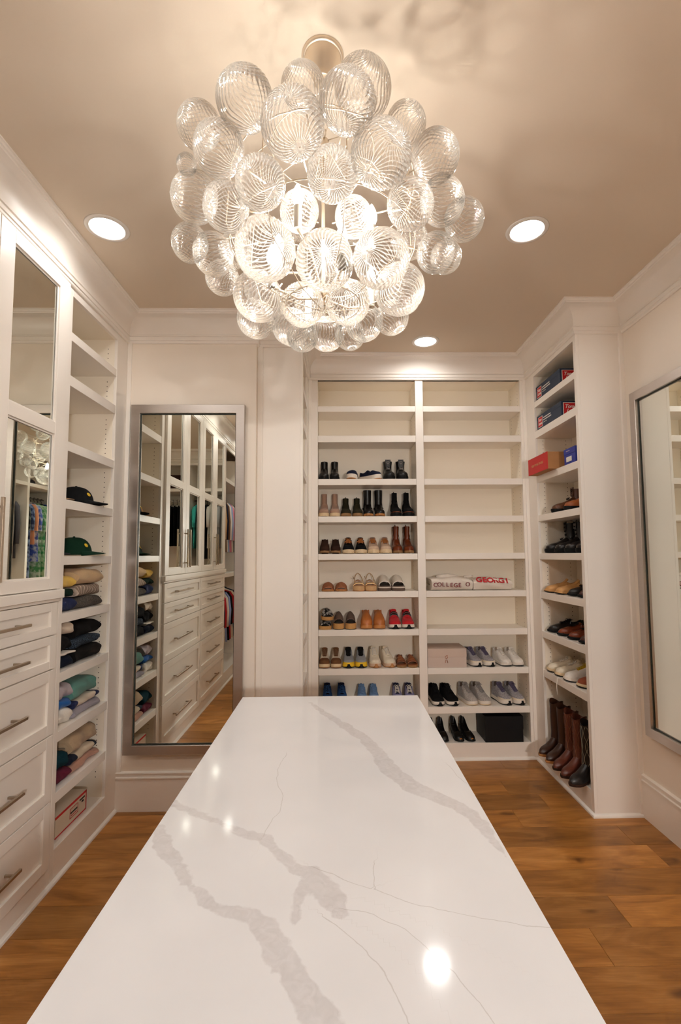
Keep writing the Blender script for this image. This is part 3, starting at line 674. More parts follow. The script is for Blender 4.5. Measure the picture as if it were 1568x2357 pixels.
def laces(p, m, L, W, zb, hp, t0, t1, n=5, r=0.0026, wide=0.42):
    mb = MB()
    H = lambda t: float(np.interp(t, [a for a, _ in hp], [b for _, b in hp]))
    for i in range(n):
        ta = t0 + (t1 - t0) * i / (n - 1); tb = min(t1 + .01, ta + (t1 - t0) / n * 0.8)
        wa = W * wide / 2 * (0.75 + 0.25 * (ta - t0) / max(1e-6, t1 - t0))
        for s in (-1, 1):
            mb.tube([(-s * wa, (L / 2 - ta * L) * .94, zb + H(ta) * .955), (0, (L / 2 - (ta + tb) / 2 * L) * .94, zb + H((ta + tb) / 2) + .004), (s * wa, (L / 2 - tb * L) * .94, zb + H(tb) * .955)], r, 5)
    # bow loops
    ya, za = (L / 2 - t0 * L) * .94, zb + H(t0)
    for s in (-1, 1):
        mb.tube([(0, ya, za + .004), (s * .014, ya - .006, za + .010), (s * .026, ya - .012, za + .001), (s * .012, ya - .010, za - .002), (0, ya, za + .003)], r * .8, 5)
    return mb.build('laces', m, p, True)
def shaft(p, nm, m, rings, inner=True, n=20, scallop=0.0):
    """rings: (z, yc, ry, rx)"""
    R = []
    for z, yc, ry, rx in rings:
        R.append([(rx * math.cos(2 * PI * k / n), yc + ry * math.sin(2 * PI * k / n), z) for k in range(n)])
    if scallop:
        R[-1] = [(x, y, z + scallop * math.cos(2 * 2 * PI * k / n)) for k, (x, y, z) in enumerate(R[-1])]
    if inner:
        z, yc, ry, rx = rings[-1]; top = R[-1]
        R.append([(x * .9, yc + (y - yc) * .9, zz - .002) for x, y, zz in top]); R.append([(x * .86, yc + (y - yc) * .86, zz - .06) for x, y, zz in top])
    return MB().loft(R).build(nm, m, p, True, angle=1.2)

def make_boot(p, M, L=.25, W=.084, zs=.016, heel=.0, sh_h=.16, r=(.044, .029), flare=1.0, shape='round', lace=None, elastic=None, tab=True, cuff=None, trim=None, strap=None, lean=0.0, scallop=0.0, stitch=None):
    zb = zs + .006
    sole(p, 'sole', M['sole'], L, W, 0.0 if not heel else .002, zb, shape, rise=.004, t0=0 if not heel else .0, heel_rise=heel)
    if heel:
        o = outline(L, W * .96, shape, 0.0, .27, 9); MB().loft([[(x * .92, y, 0) for x, y in o], [(x, y, heel + .004) for x, y in o]]).build('heel', M['sole'], p, True, angle=.8)
    hp = [(0, .085), (.1, .095), (.35, .10), (.5, .075), (.66, .055), (.82, .045), (.93, .036), (1, .02)]
    upper(p, 'upper', M['upper'], L, W, zb - .002, hp, None, shape=shape, heel_rise=heel)
    yc = L / 2 - .235 * L; hh = heel * .75
    z0 = zb + .03 + hh
    rg = [(z0, yc + .004, r[0] * 1.22, max(r[1] * 1.1, W * .39)), (zb + .07 + hh, yc + .002, r[0] * 1.08, max(r[1] * 1.04, W * .36)), (zb + .10 + hh, yc, r[0], r[1] * .95)]
    for q in (.35, .7, 1.0): rg.append((zb + hh + .10 + (sh_h - .10) * q, yc + lean * q, r[0] * (1 + (flare - 1) * q), r[1] * (.95 + (flare - .95) * q)))
    s = shaft(p, 'shaft', M['upper'], rg, scallop=scallop)
    zt, yt, ryt, rxt = rg[-1]
    if trim: sole(p, 'welt', M['trim'], L, W * 1.01, zb - .001, zb + .004, shape, heel_rise=heel, rise=.004)
    if elastic:
        for sg in (-1, 1):
            mb = MB(); a = sg
            rows = []
            for q in (0.02, .5, 1.0):
                i = [z for z in rg]; z = z0 + (zt - z0) * (.25 + .74 * q); rx = float(np.interp(z, [g[0] for g in rg], [g[3] for g in rg])); ryy = float(np.interp(z, [g[0] for g in rg], [g[2] for g in rg])); ycc = float(np.interp(z, [g[0] for g in rg], [g[1] for g in rg]))
                wv = .25 + .45 * q
                rows.append([(sg * (rx * math.cos(b) + .0012), ycc + ryy * math.sin(b) * 1.01, z) for b in (-wv, -wv / 2, 0, wv / 2, wv)])
            mb.loft(rows, closed=False).build('elastic_gore', M['elastic'], p, True)
    if tab:
        mb = MB(); y = yt + ryt
        mb.tube([(0, y + .001, zt - .03), (0, y + .007, zt + .004), (0, y, zt + .016), (0, y - .007, zt + .004), (0, y - .004, zt - .02)], .0035, 6).build('pull_tab', M.get('tab', M['upper']), p, True)
    if cuff:
        shaft(p, 'cuff', M['cuff'], [(zt - cuff, yt, ryt * 1.06, rxt * 1.08), (zt - cuff / 2, yt, ryt * 1.12, rxt * 1.14), (zt + .003, yt, ryt * 1.05, rxt * 1.07)])
    if lace:
        mb = MB(); n = 6
        for i in range(n):
            q = i / (n - 1)
            if q < .4: t = .56 - .2 * q; y = (L / 2 - t * L) * .94; z = zb + float(np.interp(t, [a for a, _ in hp], [b for _, b in hp])) + .003; wv = .017
            else: z = zb + .09 + (sh_h - .10) * (q - .3) / .7; y = yc - float(np.interp(z, [g[0] for g in rg], [g[2] for g in rg])) - .002; wv = .017
            for s_ in (-1, 1): mb.tube([(-s_ * wv, y + .004, z), (0, y - .002, z + .004), (s_ * wv, y + .004, z + .012)], .0024, 5)
        mb.build('laces', M['lace'], p, True)
        tz = zt + .014; yq = yt - ryt
        MB().loft([[(-.02, yq + .0, zt - .05), (.02, yq, zt - .05), (.02, yq + .006, zt - .05), (-.02, yq + .006, zt - .05)], [(-.024, yq + .004, tz), (.024, yq + .004, tz), (.022, yq + .01, tz), (-.022, yq + .01, tz)]]).build('tongue', M['upper'], p, True, angle=.8)
    if strap:
        z = zb + .06
        MB().tube([(1.04 * r[1] * 1.1 * math.cos(a), yc - .004 + 1.25 * r[0] * math.sin(a), z - .006 * math.sin(a)) for a in [2 * PI * k / 18 for k in range(18)]], .005, 6, loop=True).build('ankle_strap', M['strap'], p, True)
    if stitch:
        mb = MB()
        for sg in (-1, 1):
            for j in range(2):
                pts = []
                for i in range(13):
                    q = i / 12; z = z0 + .03 + (zt - z0 - .05) * q; rx = float(np.interp(z, [g[0] for g in rg], [g[3] for g in rg])); ryy = float(np.interp(z, [g[0] for g in rg], [g[2] for g in rg])); ycc = float(np.interp(z, [g[0] for g in rg], [g[1] for g in rg]))
                    b = -1.25 + (.32 if j else -.32) * math.sin(q * 3 * PI) * (1 - .2 * q) + .2 * j
                    pts.append((sg * (rx * math.cos(b)) * 1.01, ycc + ryy * math.sin(b) * 1.02, z))
                mb.tube(pts, .0016, 4)
        mb.build('stitching', M['stitch'], p, True)

def make_sneaker(p, M, L=.25, W=.092, zm=.026, tall=.098, out=True, shape='round', lace=True, toecap=None, tongue=.118, band=None, strap=None, heelmark=None, lift=.006):
    zo = .007 if out else 0
    if out: sole(p, 'outsole', M['outsole'], L, W, 0, zo + .001, shape, rise=lift, k0=.95)
    sole(p, 'midsole', M['midsole'], L, W * 1.03, zo, zm, shape, rise=lift, k0=.99, k1=.97, heel_rise=.006)
    hp = [(0, tall), (.05, tall), (.16, tall * .78), (.28, tall * .74), (.385, tall * .92), (.42, tall * .90), (.55, tall * .72), (.68, .052), (.8, .043), (.92, .035), (1, .016)]
    upper(p, 'upper', M['upper'], L, W, zm - .004, hp, (.035, .405), fl=.03, shape=shape)
    H = lambda t: float(np.interp(t, [a for a, _ in hp], [b for _, b in hp]))
    mb = MB(); ys = lambda t: (L / 2 - t * L) * .94
    rows = []
    for t, dz, wv in ((.66, .003, .016), (.55, .004, .019), (.45, .006, .021), (.40, .014, .023), (.36, tongue - H(.36) * 1.0, .024)):
        z = zm - .004 + H(t) + dz if t > .37 else zm + tongue - .01
        rows.append([(-wv, ys(t), z - .006), (-wv * .6, ys(t), z), (0, ys(t), z + .001), (wv * .6, ys(t), z), (wv, ys(t), z - .006)])
    rows2 = [[(x, y + .006, z - .004) for x, y, z in r] for r in rows]
    mb.loft([a + list(reversed(b)) for a, b in zip(rows, rows2)]); mb.build('tongue', M.get('tongue', M['upper']), p, True, angle=1.0)
    if lace: laces(p, M['lace'], L, W, zm - .002, [(a, b + .006) for a, b in hp], .43, .64, 5)
    if 'lining' in M: 
        o = outline(L * .94, W * .5, shape, .05, .40, 9); MB().ext([(x, y) for x, y in o], zm + .012, zm + .027).build('insole', M['lining'], p, True, angle=.8)
    def wrap(nm, m, ta, tb, f, kk=1.012):
        hh = [(t, h * f) for t, h in hp]; hh2 = hp if f == 1 else hh
        return upper(p, nm, m, L, W * kk, zm - .004, [(t, h + .0012) for t, h in hh2], None, shape=shape, t0=ta, t1=tb, k=.945)
    if toecap: wrap('toe_cap', M['toecap'], toecap, 1.0, 1.0, 1.02)
    if band:   # low rand around the forefoot
        o = outline(L * .955, W * .985, shape, band, 1.0, 11); MB().loft([[(x, y, zm - .003) for x, y in o], [(x * .985, y * .995, zm + .016) for x, y in o]]).build('mudguard', M['band'], p, True, angle=.9)
    if strap:
        for ta in strap:
            rows = []
            for t in (ta, ta + .05):
                h = H(t) + .004; w_ = hw(t, W * .94, shape)
                rows.append([(w_ * 1.05, ys(t), zm + .3 * h), (w_ * .8, ys(t), zm + .86 * h), (w_ * .3, ys(t), zm + h + .002), (-w_ * .3, ys(t), zm + h + .002), (-w_ * .8, ys(t), zm + .86 * h), (-w_ * 1.05, ys(t), zm + .3 * h)])
            r2 = [[(x * .93, y, z - .005) for x, y, z in r] for r in rows]
            MB().loft([a + list(reversed(b)) for a, b in zip(rows, r2)]).build('strap', M['strap'], p, True, angle=.8)
    if heelmark:   # front rand of the outsole turned up over the toe
        o = outline(L * 1.012, W * .66, 'square', .93, 1.0, 7)
        MB().loft([[(x, y - .002, 0.004) for x, y in o], [(x * .5, y - .0, zm + .004) for x, y in o]]).build('toe_bumper', M['outsole'], p, True, angle=.9)

def arch_band(p, nm, m, L, W, zb, ta, tb, h, th=.006, k=.98, tip=0.0):
    rows = []
    for t in (ta, (ta + tb) / 2, tb):
        w_ = hw(t, W * k, 'round'); y = (L / 2 - t * L) * .96; hh = h if t < tb else h * (.86 if tip == 0 else tip)
        pts = [(w_ * math.cos(a), y, zb + hh * math.sin(a) ** .8) for a in [PI * i / 10 for i in range(11)]]
        ins = [(x * .92, y, zb + (z - zb) * (1 - th / max(.02, hh))) for x, _, z in reversed(pts)]
        rows.append(pts + ins)
    return MB().loft(rows).build(nm, m, p, True, angle=1.0)
def make_slide(p, M, L=.25, W=.095, zs=.03, layers=None, ta=.48, tb=.84, h=.05, shape='round', wedge=0.0, extra=None, tip=0.0):
    if layers:
        z = 0
        for nm, mk, th in layers: sole(p, nm, M[mk], L, W, z, z + th, shape, k0=.99, heel_rise=wedge); z += th
        zs = z
    else: sole(p, 'sole', M['sole'], L, W, 0, zs, shape, k0=.98, heel_rise=wedge)
    o = outline(L * .95, W * .92, shape); 
    def lift(y): t = .5 - y / L; return wedge * max(0, 1 - t / .62) ** 1.2
    MB().loft([[(x, y, zs - .001 + lift(y)) for x, y in o], [(x * .97, y * .98, zs + .004 + lift(y)) for x, y in o]]).build('footbed', M['bed'], p, True, angle=.9)
    arch_band(p, 'band', M['band'], L, W, zs - .004, ta, tb, h, tip=tip)
    if extra: extra(zs)

def make_mule(p, M, L=.25, W=.088, zs=.022, h=.085, heel=.0, rivet=False, shape='round', open_from=.42):
    sole(p, 'sole', M['sole'], L, W, 0 if not heel else .004, zs, shape, k0=.97, rise=.006, heel_rise=heel)
    if heel:
        o = outline(L, W * .95, shape, 0, .28, 9); MB().loft([[(x * .93, y, 0) for x, y in o], [(x, y, heel + .01) for x, y in o]]).build('heel', M['sole'], p, True, angle=.8)
    hp = [(0, .018), (.2, .022), (open_from - .06, h * .75), (open_from, h), (open_from + .1, h * .97), (.66, h * .78), (.8, h * .6), (.92, h * .44), (1, h * .2)]
    upper(p, 'upper', M['upper'], L, W, zs - .003, hp, (.02, open_from + .01), fl=.008, shape=shape, heel_rise=heel * .8)
    if rivet:
        mb = MB()
        for k in range(9):
            a = -1.1 + 2.2 * k / 8; t = .80 + .17 * math.cos(a); w_ = hw(t, W, shape) * .98
            mb.lathe([(.001, .003), (.002, .002), (.003, 0), (.001, -.001)], 6, (math.sin(a) / math.sin(1.1) * w_ * .98, L / 2 - t * L - .0, zs + .006))
        tag(mb.build('rivets', M['rivet'], p, True), kind='stuff')
def make_pump(p, M, L=.235, W=.078, heel=.06, peep=False):
    sole(p, 'sole', M['sole'], L, W, .001, .007, 'round', heel_rise=heel, rise=.003)
    o = outline(L, W * .7, 'round', 0, .16, 7); MB().loft([[(x * .7, y, 0) for x, y in o], [(x, y, heel + .003) for x, y in o]]).build('heel', M['upper'], p, True, angle=.8)
    hp = [(0, .06), (.1, .058), (.3, .04), (.5, .035), (.60, .05), (.68, .052), (.8, .043), (.92, .034), (1, .014)]
    upper(p, 'upper', M['upper'], L, W, .006, hp, (.03, .60), fl=.008, shape='round', heel_rise=heel)
    if peep:
        MB().lathe([(.001, .004), (.010, .003), (.013, 0), (.001, -.002)], 14, (0, -L / 2 + .012, .024)).build('peep_toe', M['peep'], p, True)
def make_strappy(p, M, L=.24, W=.086, zs=.034):
    make_slide(p, M, L, W, zs, layers=[('outsole', 'outsole', .006), ('platform', 'sole', .036)], ta=.74, tb=.84, h=.034)
    z = .042; r = .0032
    mb = MB()
    mb.tube([(-.03, .03, z), (-.034, .06, z + .05), (-.02, .088, z + .085), (0, .095, z + .10), (.02, .088, z + .085), (.034, .06, z + .05), (.03, .03, z)], r, 6)
    mb.build('ankle_strap', M['band'], p, True)
    arch_band(p, 'heel_strap', M['bed'], L, W * .92, z, .08, .30, .045)
    mb = MB(); mb.tube([(-.034, .055, z + .05), (-.042, .03, z + .062), (-.047, .01, z + .075)], .0028, 6); mb.tube([(.034, .06, z + .05), (.042, .05, z + .03), (.045, .045, z + .004)], .0028, 6)
    mb.build('strap_end', M['band'], p, True)
def make_woven(p, M, L=.24, W=.088):
    sole(p, 'sole', M['sole'], L, W, 0, .016, k0=.98); sole(p, 'footbed', M['bed'], L * .97, W * .95, .015, .019)
    for i, (a, b, h) in enumerate(((.42, .50, .058), (.50, .58, .056), (.58, .66, .052), (.66, .74, .047), (.74, .82, .041))):
        arch_band(p, 'woven_band', M['band'] if i % 2 else M['band2'], L, W, .014, a, b, h, th=.008)
    arch_band(p, 'heel_band', M['band'], L, W * .95, .016, .06, .14, .05)
    MB().tube([(hw(.1, W, 'round') * .9 * s, L / 2 - .1 * L, .05) if abs(s) == 1 else (s * .03, L / 2 - .4 * L, .075) for s in (-1, -.5, .5, 1)], .004, 6).build('ankle_band', M['band2'], p, True)

SHELF_F = YB + 0.012
def pair(name, cat, make, xs, z, labels, L=.25, rots=(0, 0), dy=(0, 0), y_front=SHELF_F, group=None, scale=1.0):
    """two shoes of a pair, each a thing of its own; toes to the room"""
    out = []
    for i, x in enumerate(xs):
        if i == 0:
            t = thing(name, labels[0], cat); make(t)
        else:
            t = copy_tree(out[0]); t['label'] = labels[i]
        a = rots[i]; Le = L * scale
        t.location = (x + math.sin(-a) * 0 , y_front + Le / 2 + dy[i], z + .0012); t.rotation_euler.z = a; t.scale = (scale,) * 3
        if group: t['group'] = group
        out.append(t)
    return out
def LR(s, where): return ('left shoe of the ' + s + ' ' + where, 'right shoe of the ' + s + ' ' + where)
def LB(s, where): return ('left boot of the ' + s + ' ' + where, 'right boot of the ' + s + ' ' + where)

BLK = leather('black', (14, 13, 13)); BLKS = suede('black', (12, 11, 12)); RBK = rubber('black', (14, 14, 14)); RWH = rubber('white', (226, 216, 204))
RCR = rubber('cream', (222, 198, 160)); GUM = rubber('gum', (176, 120, 66)); BEI = suede('beige', (168, 134, 112)); OLV = suede('olive', (46, 42, 26))
RTAN = rubber('tan', (150, 112, 70)); COG = leather('cognac', (112, 50, 22), .3); DBR = suede('dark_brown', (52, 32, 22)); CORK = mat('cork_tan', (196, 148, 88), .8, var=.2, vs=120, bump=.4, bs=300)
WH = fabric('white', (232, 226, 218)); WHL = leather('white', (230, 222, 210), .45); NAVY = fabric('navy', (26, 30, 52)); GREYF = fabric('grey', (150, 144, 140)); 
LACEW = fabric('lace_white', (226, 220, 210)); LACEB = fabric('lace_black', (26, 25, 26)); LACEO = fabric('lace_orange', (176, 104, 42)); 
GOLD = mat('gold_leather', (196, 158, 104), .35, .35, var=.1, vs=30); TAN = leather('tan', (182, 108, 54), .4); TANW = leather('woven_tan', (156, 92, 52), .5); TANW2 = leather('woven_tan_light', (186, 120, 72), .5)
TAUPE = suede('taupe', (104, 84, 72)); RED = fabric('red', (188, 18, 30)); YEL = rubber('yellow', (232, 190, 40)); STEEL = fabric('steel_grey', (140, 142, 146)); BLUE = fabric('blue', (28, 74, 132)); LBLUE = fabric('light_blue', (104, 138, 178))
LAV = fabric('lavender', (128, 126, 158)); BROWN = suede('brown', (110, 70, 38)); CREAM = fabric('cream', (232, 220, 198)); COPPER = mat('copper_trim', (196, 112, 72), .35, .8); PURP = fabric('purple_grey', (92, 84, 108)); SILF = fabric('silver_mesh', (176, 172, 172), (132, 128, 136), 170)
DKBED = leather('dark_bed', (40, 30, 24), .6); BRASS = mat('brass_rivet', (190, 130, 70), .3, 1.0)

L1 = 'high on the left bay'
# row 1
pair('chelsea_boot', 'boot', lambda p: make_boot(p, dict(upper=BLK, sole=RBK, elastic=BLKS), sh_h=.155, elastic=True), (-.108, -.017), 2.296, LB('black chelsea pair', 'on the topmost filled shoe shelf'), group='ankle boots on the shoe bookcase')
pair('slip_on_sneaker', 'sneaker', lambda p: make_sneaker(p, dict(outsole=GUM, midsole=RWH, upper=NAVY, lining=RCR), zm=.042, tall=.05, lace=False, tongue=.055), (.142, .293), 2.296, LR('navy slip-on pair with thick white soles', 'on the topmost filled shelf'), rots=(-.2, .7), dy=(0, .01), group='sneakers on the shoe bookcase')
pair('lace_up_boot', 'boot', lambda p: make_boot(p, dict(upper=BLK, sole=RBK, lace=GREYF), W=.1, zs=.022, sh_h=.15, r=(.046, .036), flare=1.15, lace=True, tab=True), (.449, .562), 2.296, LB('black lace-up combat pair', 'on the topmost filled shoe shelf'), group='ankle boots on the shoe bookcase')
# row 2
pair('suede_boot', 'boot', lambda p: make_boot(p, dict(upper=BEI, sole=RCR, elastic=BEI, trim=BEI), W=.09, zs=.022, sh_h=.18, r=(.040, .025), tab=False, trim=True), (-.109, -.016), 1.981, LB('beige suede ankle pair', 'beside the left frame'), group='ankle boots on the shoe bookcase')
pair('ankle_boot', 'boot', lambda p: make_boot(p, dict(upper=OLV, sole=RTAN, elastic=BLKS, trim=OLV), W=.09, zs=.018, sh_h=.145, r=(.040, .025), elastic=True, trim=True), (.078, .176), 1.981, LB('dark olive ankle pair', 'next to the beige suede boots'), group='ankle boots on the shoe bookcase')
pair('riding_boot', 'boot', lambda p: make_boot(p, dict(upper=BLK, sole=GUM, strap=BLK), W=.088, zs=.014, heel=.02, sh_h=.205, r=(.044, .034), flare=1.05, tab=False, strap=True), (.268, .366), 1.981, LB('shiny black tall pair with ankle straps', 'on the left bay'), group='ankle boots on the shoe bookcase')
pair('trimmed_boot', 'boot', lambda p: make_boot(p, dict(upper=BLKS, sole=RBK, trim=COPPER, elastic=BLK), W=.092, zs=.024, sh_h=.185, r=(.040, .024), elastic=True, trim=True), (.505, .609), 1.981, LB('black pair with copper welt', 'by the centre divider'), group='ankle boots on the shoe bookcase')
# row 3
pair('clog', 'clog', lambda p: make_mule(p, dict(upper=DBR, sole=RTAN, rivet=BRASS), zs=.02, h=.105, heel=.02, rivet=True), (-.104, -.012), 1.669, LR('dark brown riveted clogs', 'left of the black sneakers'), group='clogs and mules on the shoe bookcase')
pair('trainer', 'sneaker', lambda p: make_sneaker(p, dict(outsole=RCR, midsole=RCR, upper=BLKS, lace=LACEO, tongue=BLK, lining=DKBED), W=.1, zm=.03, tall=.10, tongue=.12, strap=(.40, .5), heelmark=False) if False else make_sneaker(p, dict(outsole=RCR, midsole=RCR, upper=BLKS, lace=LACEO, tongue=BLK, strap=LACEO), W=.1, zm=.03, tall=.10, tongue=.12, strap=(.46,), heelmark=True), (.097, .203), 1.669, LR('black trainers with orange laces', 'on the left bay'), group='sneakers on the shoe bookcase')
pair('trainer', 'sneaker', lambda p: make_sneaker(p, dict(outsole=RCR, midsole=RCR, upper=fabric('sand', (206, 176, 150)), lace=LACEO, tongue=fabric('sand_grey', (150, 126, 112)), strap=LACEO), W=.1, zm=.03, tall=.10, tongue=.122, strap=(.44,), heelmark=True), (.309, .413), 1.669, LR('sand coloured trainers with orange laces', 'on the left bay'), group='sneakers on the shoe bookcase')
pair('tall_boot', 'boot', lambda p: make_boot(p, dict(upper=COG, sole=RTAN, tab=DBR, elastic=DBR), W=.092, zs=.016, heel=.02, sh_h=.197, r=(.038, .023), flare=1.12, tab=True, elastic=True, shape='point'), (.515, .611), 1.669, LB('cognac leather tall pair', 'against the centre divider'), group='ankle boots on the shoe bookcase')
# row 4
pair('woven_slide', 'sandal', lambda p: make_slide(p, dict(sole=GUM, bed=TANW, band=mat('braided_tan', (160, 100, 66), .7, var=.25, vs=55, bump=1.0, bs=90)), W=.108, zs=.014, ta=.45, tb=.93, h=.062, tip=.42), (-.076, .034), 1.358, LR('tan braided slides', 'at the left of the sandal shelf'), group='sandals on the shoe bookcase')
pair('strappy_sandal', 'sandal', lambda p: make_strappy(p, dict(outsole=GUM, sole=mat('jute', (206, 166, 120), .9, var=.2, vs=150, bump=.8, bs=200), bed=leather('tan_bed', (176, 122, 74)), band=GOLD), W=.1), (.182, .283), 1.358, LR('gold strappy platform sandals', 'on the left bay'), L=.24, group='sandals on the shoe bookcase')
def _whslide(p):
    make_slide(p, dict(sole=RWH, s1=TAUPE, s2=RWH, s3=TAUPE, bed=DKBED, band=WHL), W=.112, layers=[('outsole', 's1', .024), ('midsole', 's2', .010), ('topsole', 's3', .006)], ta=.22, tb=.88, h=.092, wedge=.02, tip=.5)
pair('platform_slide', 'sandal', _whslide, (.398, .514), 1.358, LR('white platform slides with striped soles', 'right of the gold sandals'), group='sandals on the shoe bookcase')
# row 5
def _espa(p):
    make_slide(p, dict(sole=CORK, bed=DKBED, band=mat('black_white_print', (24, 24, 26), .8, c2=(190, 186, 180), vs=38)), W=.105, zs=.028, ta=.42, tb=.93, h=.055, tip=.45)
es = pair('printed_espadrille', 'sandal', _espa, (-.1,), 1.046, ('printed black and white espadrille lying below its twin by the left frame',), group='sandals on the shoe bookcase')
e2 = copy_tree(es[0]); e2.location = (-.09, SHELF_F + .125, 1.046 + .0855); e2.rotation_euler = (0.08, 0, .12); e2['label'] = 'printed black and white espadrille stacked on top of its twin'
pair('platform_slide', 'sandal', lambda p: make_slide(p, dict(bed=DKBED, band=TAUPE, s1=RBK, s2=CORK), W=.093, layers=[('outsole', 's1', .004), ('platform', 's2', .044)], ta=.26, tb=.88, h=.085, tip=.5), (.012, .112), 1.046, LR('taupe slides on thick cork platforms', 'on the left bay'), group='sandals on the shoe bookcase')
pair('leather_mule', 'mule', lambda p: make_mule(p, dict(upper=TAN, sole=RCR if False else mat('leather_sole_tan', (196, 132, 74), .5)), W=.102, zs=.028, h=.118, shape='round', open_from=.3), (.244, .351), 1.046, LR('tan leather mules', 'between the taupe slides and red trainers'), group='clogs and mules on the shoe bookcase')
pair('trainer', 'sneaker', lambda p: make_sneaker(p, dict(outsole=RBK, midsole=RWH, upper=RED, lace=LACEB, tongue=RED, strap=BLK), W=.104, zm=.032, tall=.105, tongue=.125, strap=(.44, .53), lace=False, heelmark=True), (.482, .592), 1.046, LR('red and black trainers', 'by the centre divider'), group='sneakers on the shoe bookcase')
# row 6
pair('court_sneaker', 'sneaker', lambda p: make_sneaker(p, dict(outsole=GUM, midsole=RCR, upper=fabric('offwhite', (214, 198, 176)), lace=fabric('lace_brown', (130, 96, 70)), tongue=BROWN, toecap=BROWN), W=.09, zm=.03, tall=.10, tongue=.122, toecap=.74), (-.108, -.012), .732, LR('off-white sneakers with brown suede toes', 'beside the left frame'), group='sneakers on the shoe bookcase')
pair('running_shoe', 'sneaker', lambda p: make_sneaker(p, dict(outsole=RBK, midsole=YEL, upper=STEEL, lace=LACEB, tongue=BLKS, band=YEL), W=.099, zm=.03, tall=.105, tongue=.125, band=.45, heelmark=True), (.092, .196), .732, LR('yellow and grey running shoes', 'with black laces on the left bay'), group='sneakers on the shoe bookcase')
pair('running_shoe', 'sneaker', lambda p: make_sneaker(p, dict(outsole=GUM, midsole=fabric('sand', (206, 176, 150)), upper=CREAM, lace=LACEW, tongue=CREAM, band=CREAM), W=.098, zm=.03, tall=.112, tongue=.13, band=.5, heelmark=True), (.308, .417), .732, LR('cream running shoes with gum soles', 'on the left bay'), rots=(.08, .26), dy=(0, .002), group='sneakers on the shoe bookcase')
pair('huarache', 'sandal', lambda p: make_woven(p, dict(sole=RTAN, bed=TANW, band=TANW, band2=leather('woven_brown', (122, 66, 36)))), (.532, .624), .732, LR('brown woven huarache sandals', 'by the centre divider'), L=.24, group='sandals on the shoe bookcase')
# row 7
pair('running_shoe', 'sneaker', lambda p: make_sneaker(p, dict(outsole=RWH, midsole=BLUE, upper=BLUE, lace=fabric('lace_blue', (40, 100, 170)), tongue=NAVY), W=.1, zm=.03, tall=.115, tongue=.14), (-.085, .035), .42, LR('dark blue running shoes', 'peeking over the countertop edge'), rots=(.06, .06), group='sneakers on the shoe bookcase')
pair('running_shoe', 'sneaker', lambda p: make_sneaker(p, dict(outsole=RWH, midsole=RWH, upper=LBLUE, lace=LBLUE, tongue=LBLUE), W=.096, zm=.03, tall=.105, tongue=.125), (.203, .304), .42, LR('pale blue running shoes', 'peeking over the countertop edge'), group='sneakers on the shoe bookcase')
pair('running_shoe', 'sneaker', lambda p: make_sneaker(p, dict(outsole=RWH, midsole=RWH, upper=LAV, lace=LACEW, tongue=NAVY), W=.1, zm=.03, tall=.11, tongue=.13), (.499, .603), .42, LR('lavender running shoes with white laces', 'near the divider'), group='sneakers on the shoe bookcase')
# right bay
RB = dict(outsole=RBK, midsole=RWH, upper=SILF, lace=PURP, tongue=PURP, band=CREAM)
pair('running_shoe', 'sneaker', lambda p: make_sneaker(p, RB, W=.1, zm=.034, tall=.11, tongue=.13, band=.55, heelmark=True), (1.138, 1.246), .732, LR('silver and purple running shoes', 'beside the cardboard shoebox'), rots=(.3, .3), scale=.92, group='sneakers on the shoe bookcase')
pair('running_shoe', 'sneaker', lambda p: make_sneaker(p, dict(outsole=RBK, midsole=RWH, upper=WH, lace=LACEW, tongue=WH), W=.098, zm=.03, tall=.105, tongue=.125, band=None), (1.388, 1.489), .732, LR('plain white trainers', 'at the right end of the shoebox shelf'), rots=(.25, .25), scale=.92, group='sneakers on the shoe bookcase')
pair('running_shoe', 'sneaker', lambda p: make_sneaker(p, dict(outsole=RBK, midsole=RWH, upper=BLKS, lace=LACEB, tongue=BLKS), W=.1, zm=.03, tall=.105, tongue=.125, heelmark=True), (.824, .935), .42, LR('black running shoes with white midsoles', 'right of the divider'), rots=(.12, .25), group='sneakers on the shoe bookcase')
pair('running_shoe', 'sneaker', lambda p: make_sneaker(p, dict(outsole=RCR, midsole=RWH, upper=fabric('grey_mesh', (154, 146, 142), (186, 180, 174), 150), lace=GREYF, tongue=GREYF), W=.094, zm=.03, tall=.115, tongue=.135), (1.09, 1.2), .42, LR('pale grey mesh running shoes', 'in the middle of the low shelf'), rots=(.28, .28), group='sneakers on the shoe bookcase')
pair('running_shoe', 'sneaker', lambda p: make_sneaker(p, RB, W=.094, zm=.034, tall=.11, tongue=.13, band=.55, heelmark=True), (1.38, 1.487), .42, LR('silver and black running shoes', 'below the white trainers'), rots=(.24, .24), group='sneakers on the shoe bookcase')
pair('pump', 'shoe', lambda p: make_pump(p, dict(upper=BLK, sole=RBK), heel=.07), (.788, .872), .134, LR('plain black pumps', 'on the bottom shelf behind the island'), L=.235, group='pumps on the bottom shelf')
pair('peep_toe_pump', 'shoe', lambda p: make_pump(p, dict(upper=BLK, sole=RBK, peep=mat('amber_peep', (190, 120, 50), .4)), heel=.075, peep=True), (.992, 1.08), .134, LR('black peep-toe pumps', 'beside the black box'), L=.235, rots=(.1, .16), group='pumps on the bottom shelf')
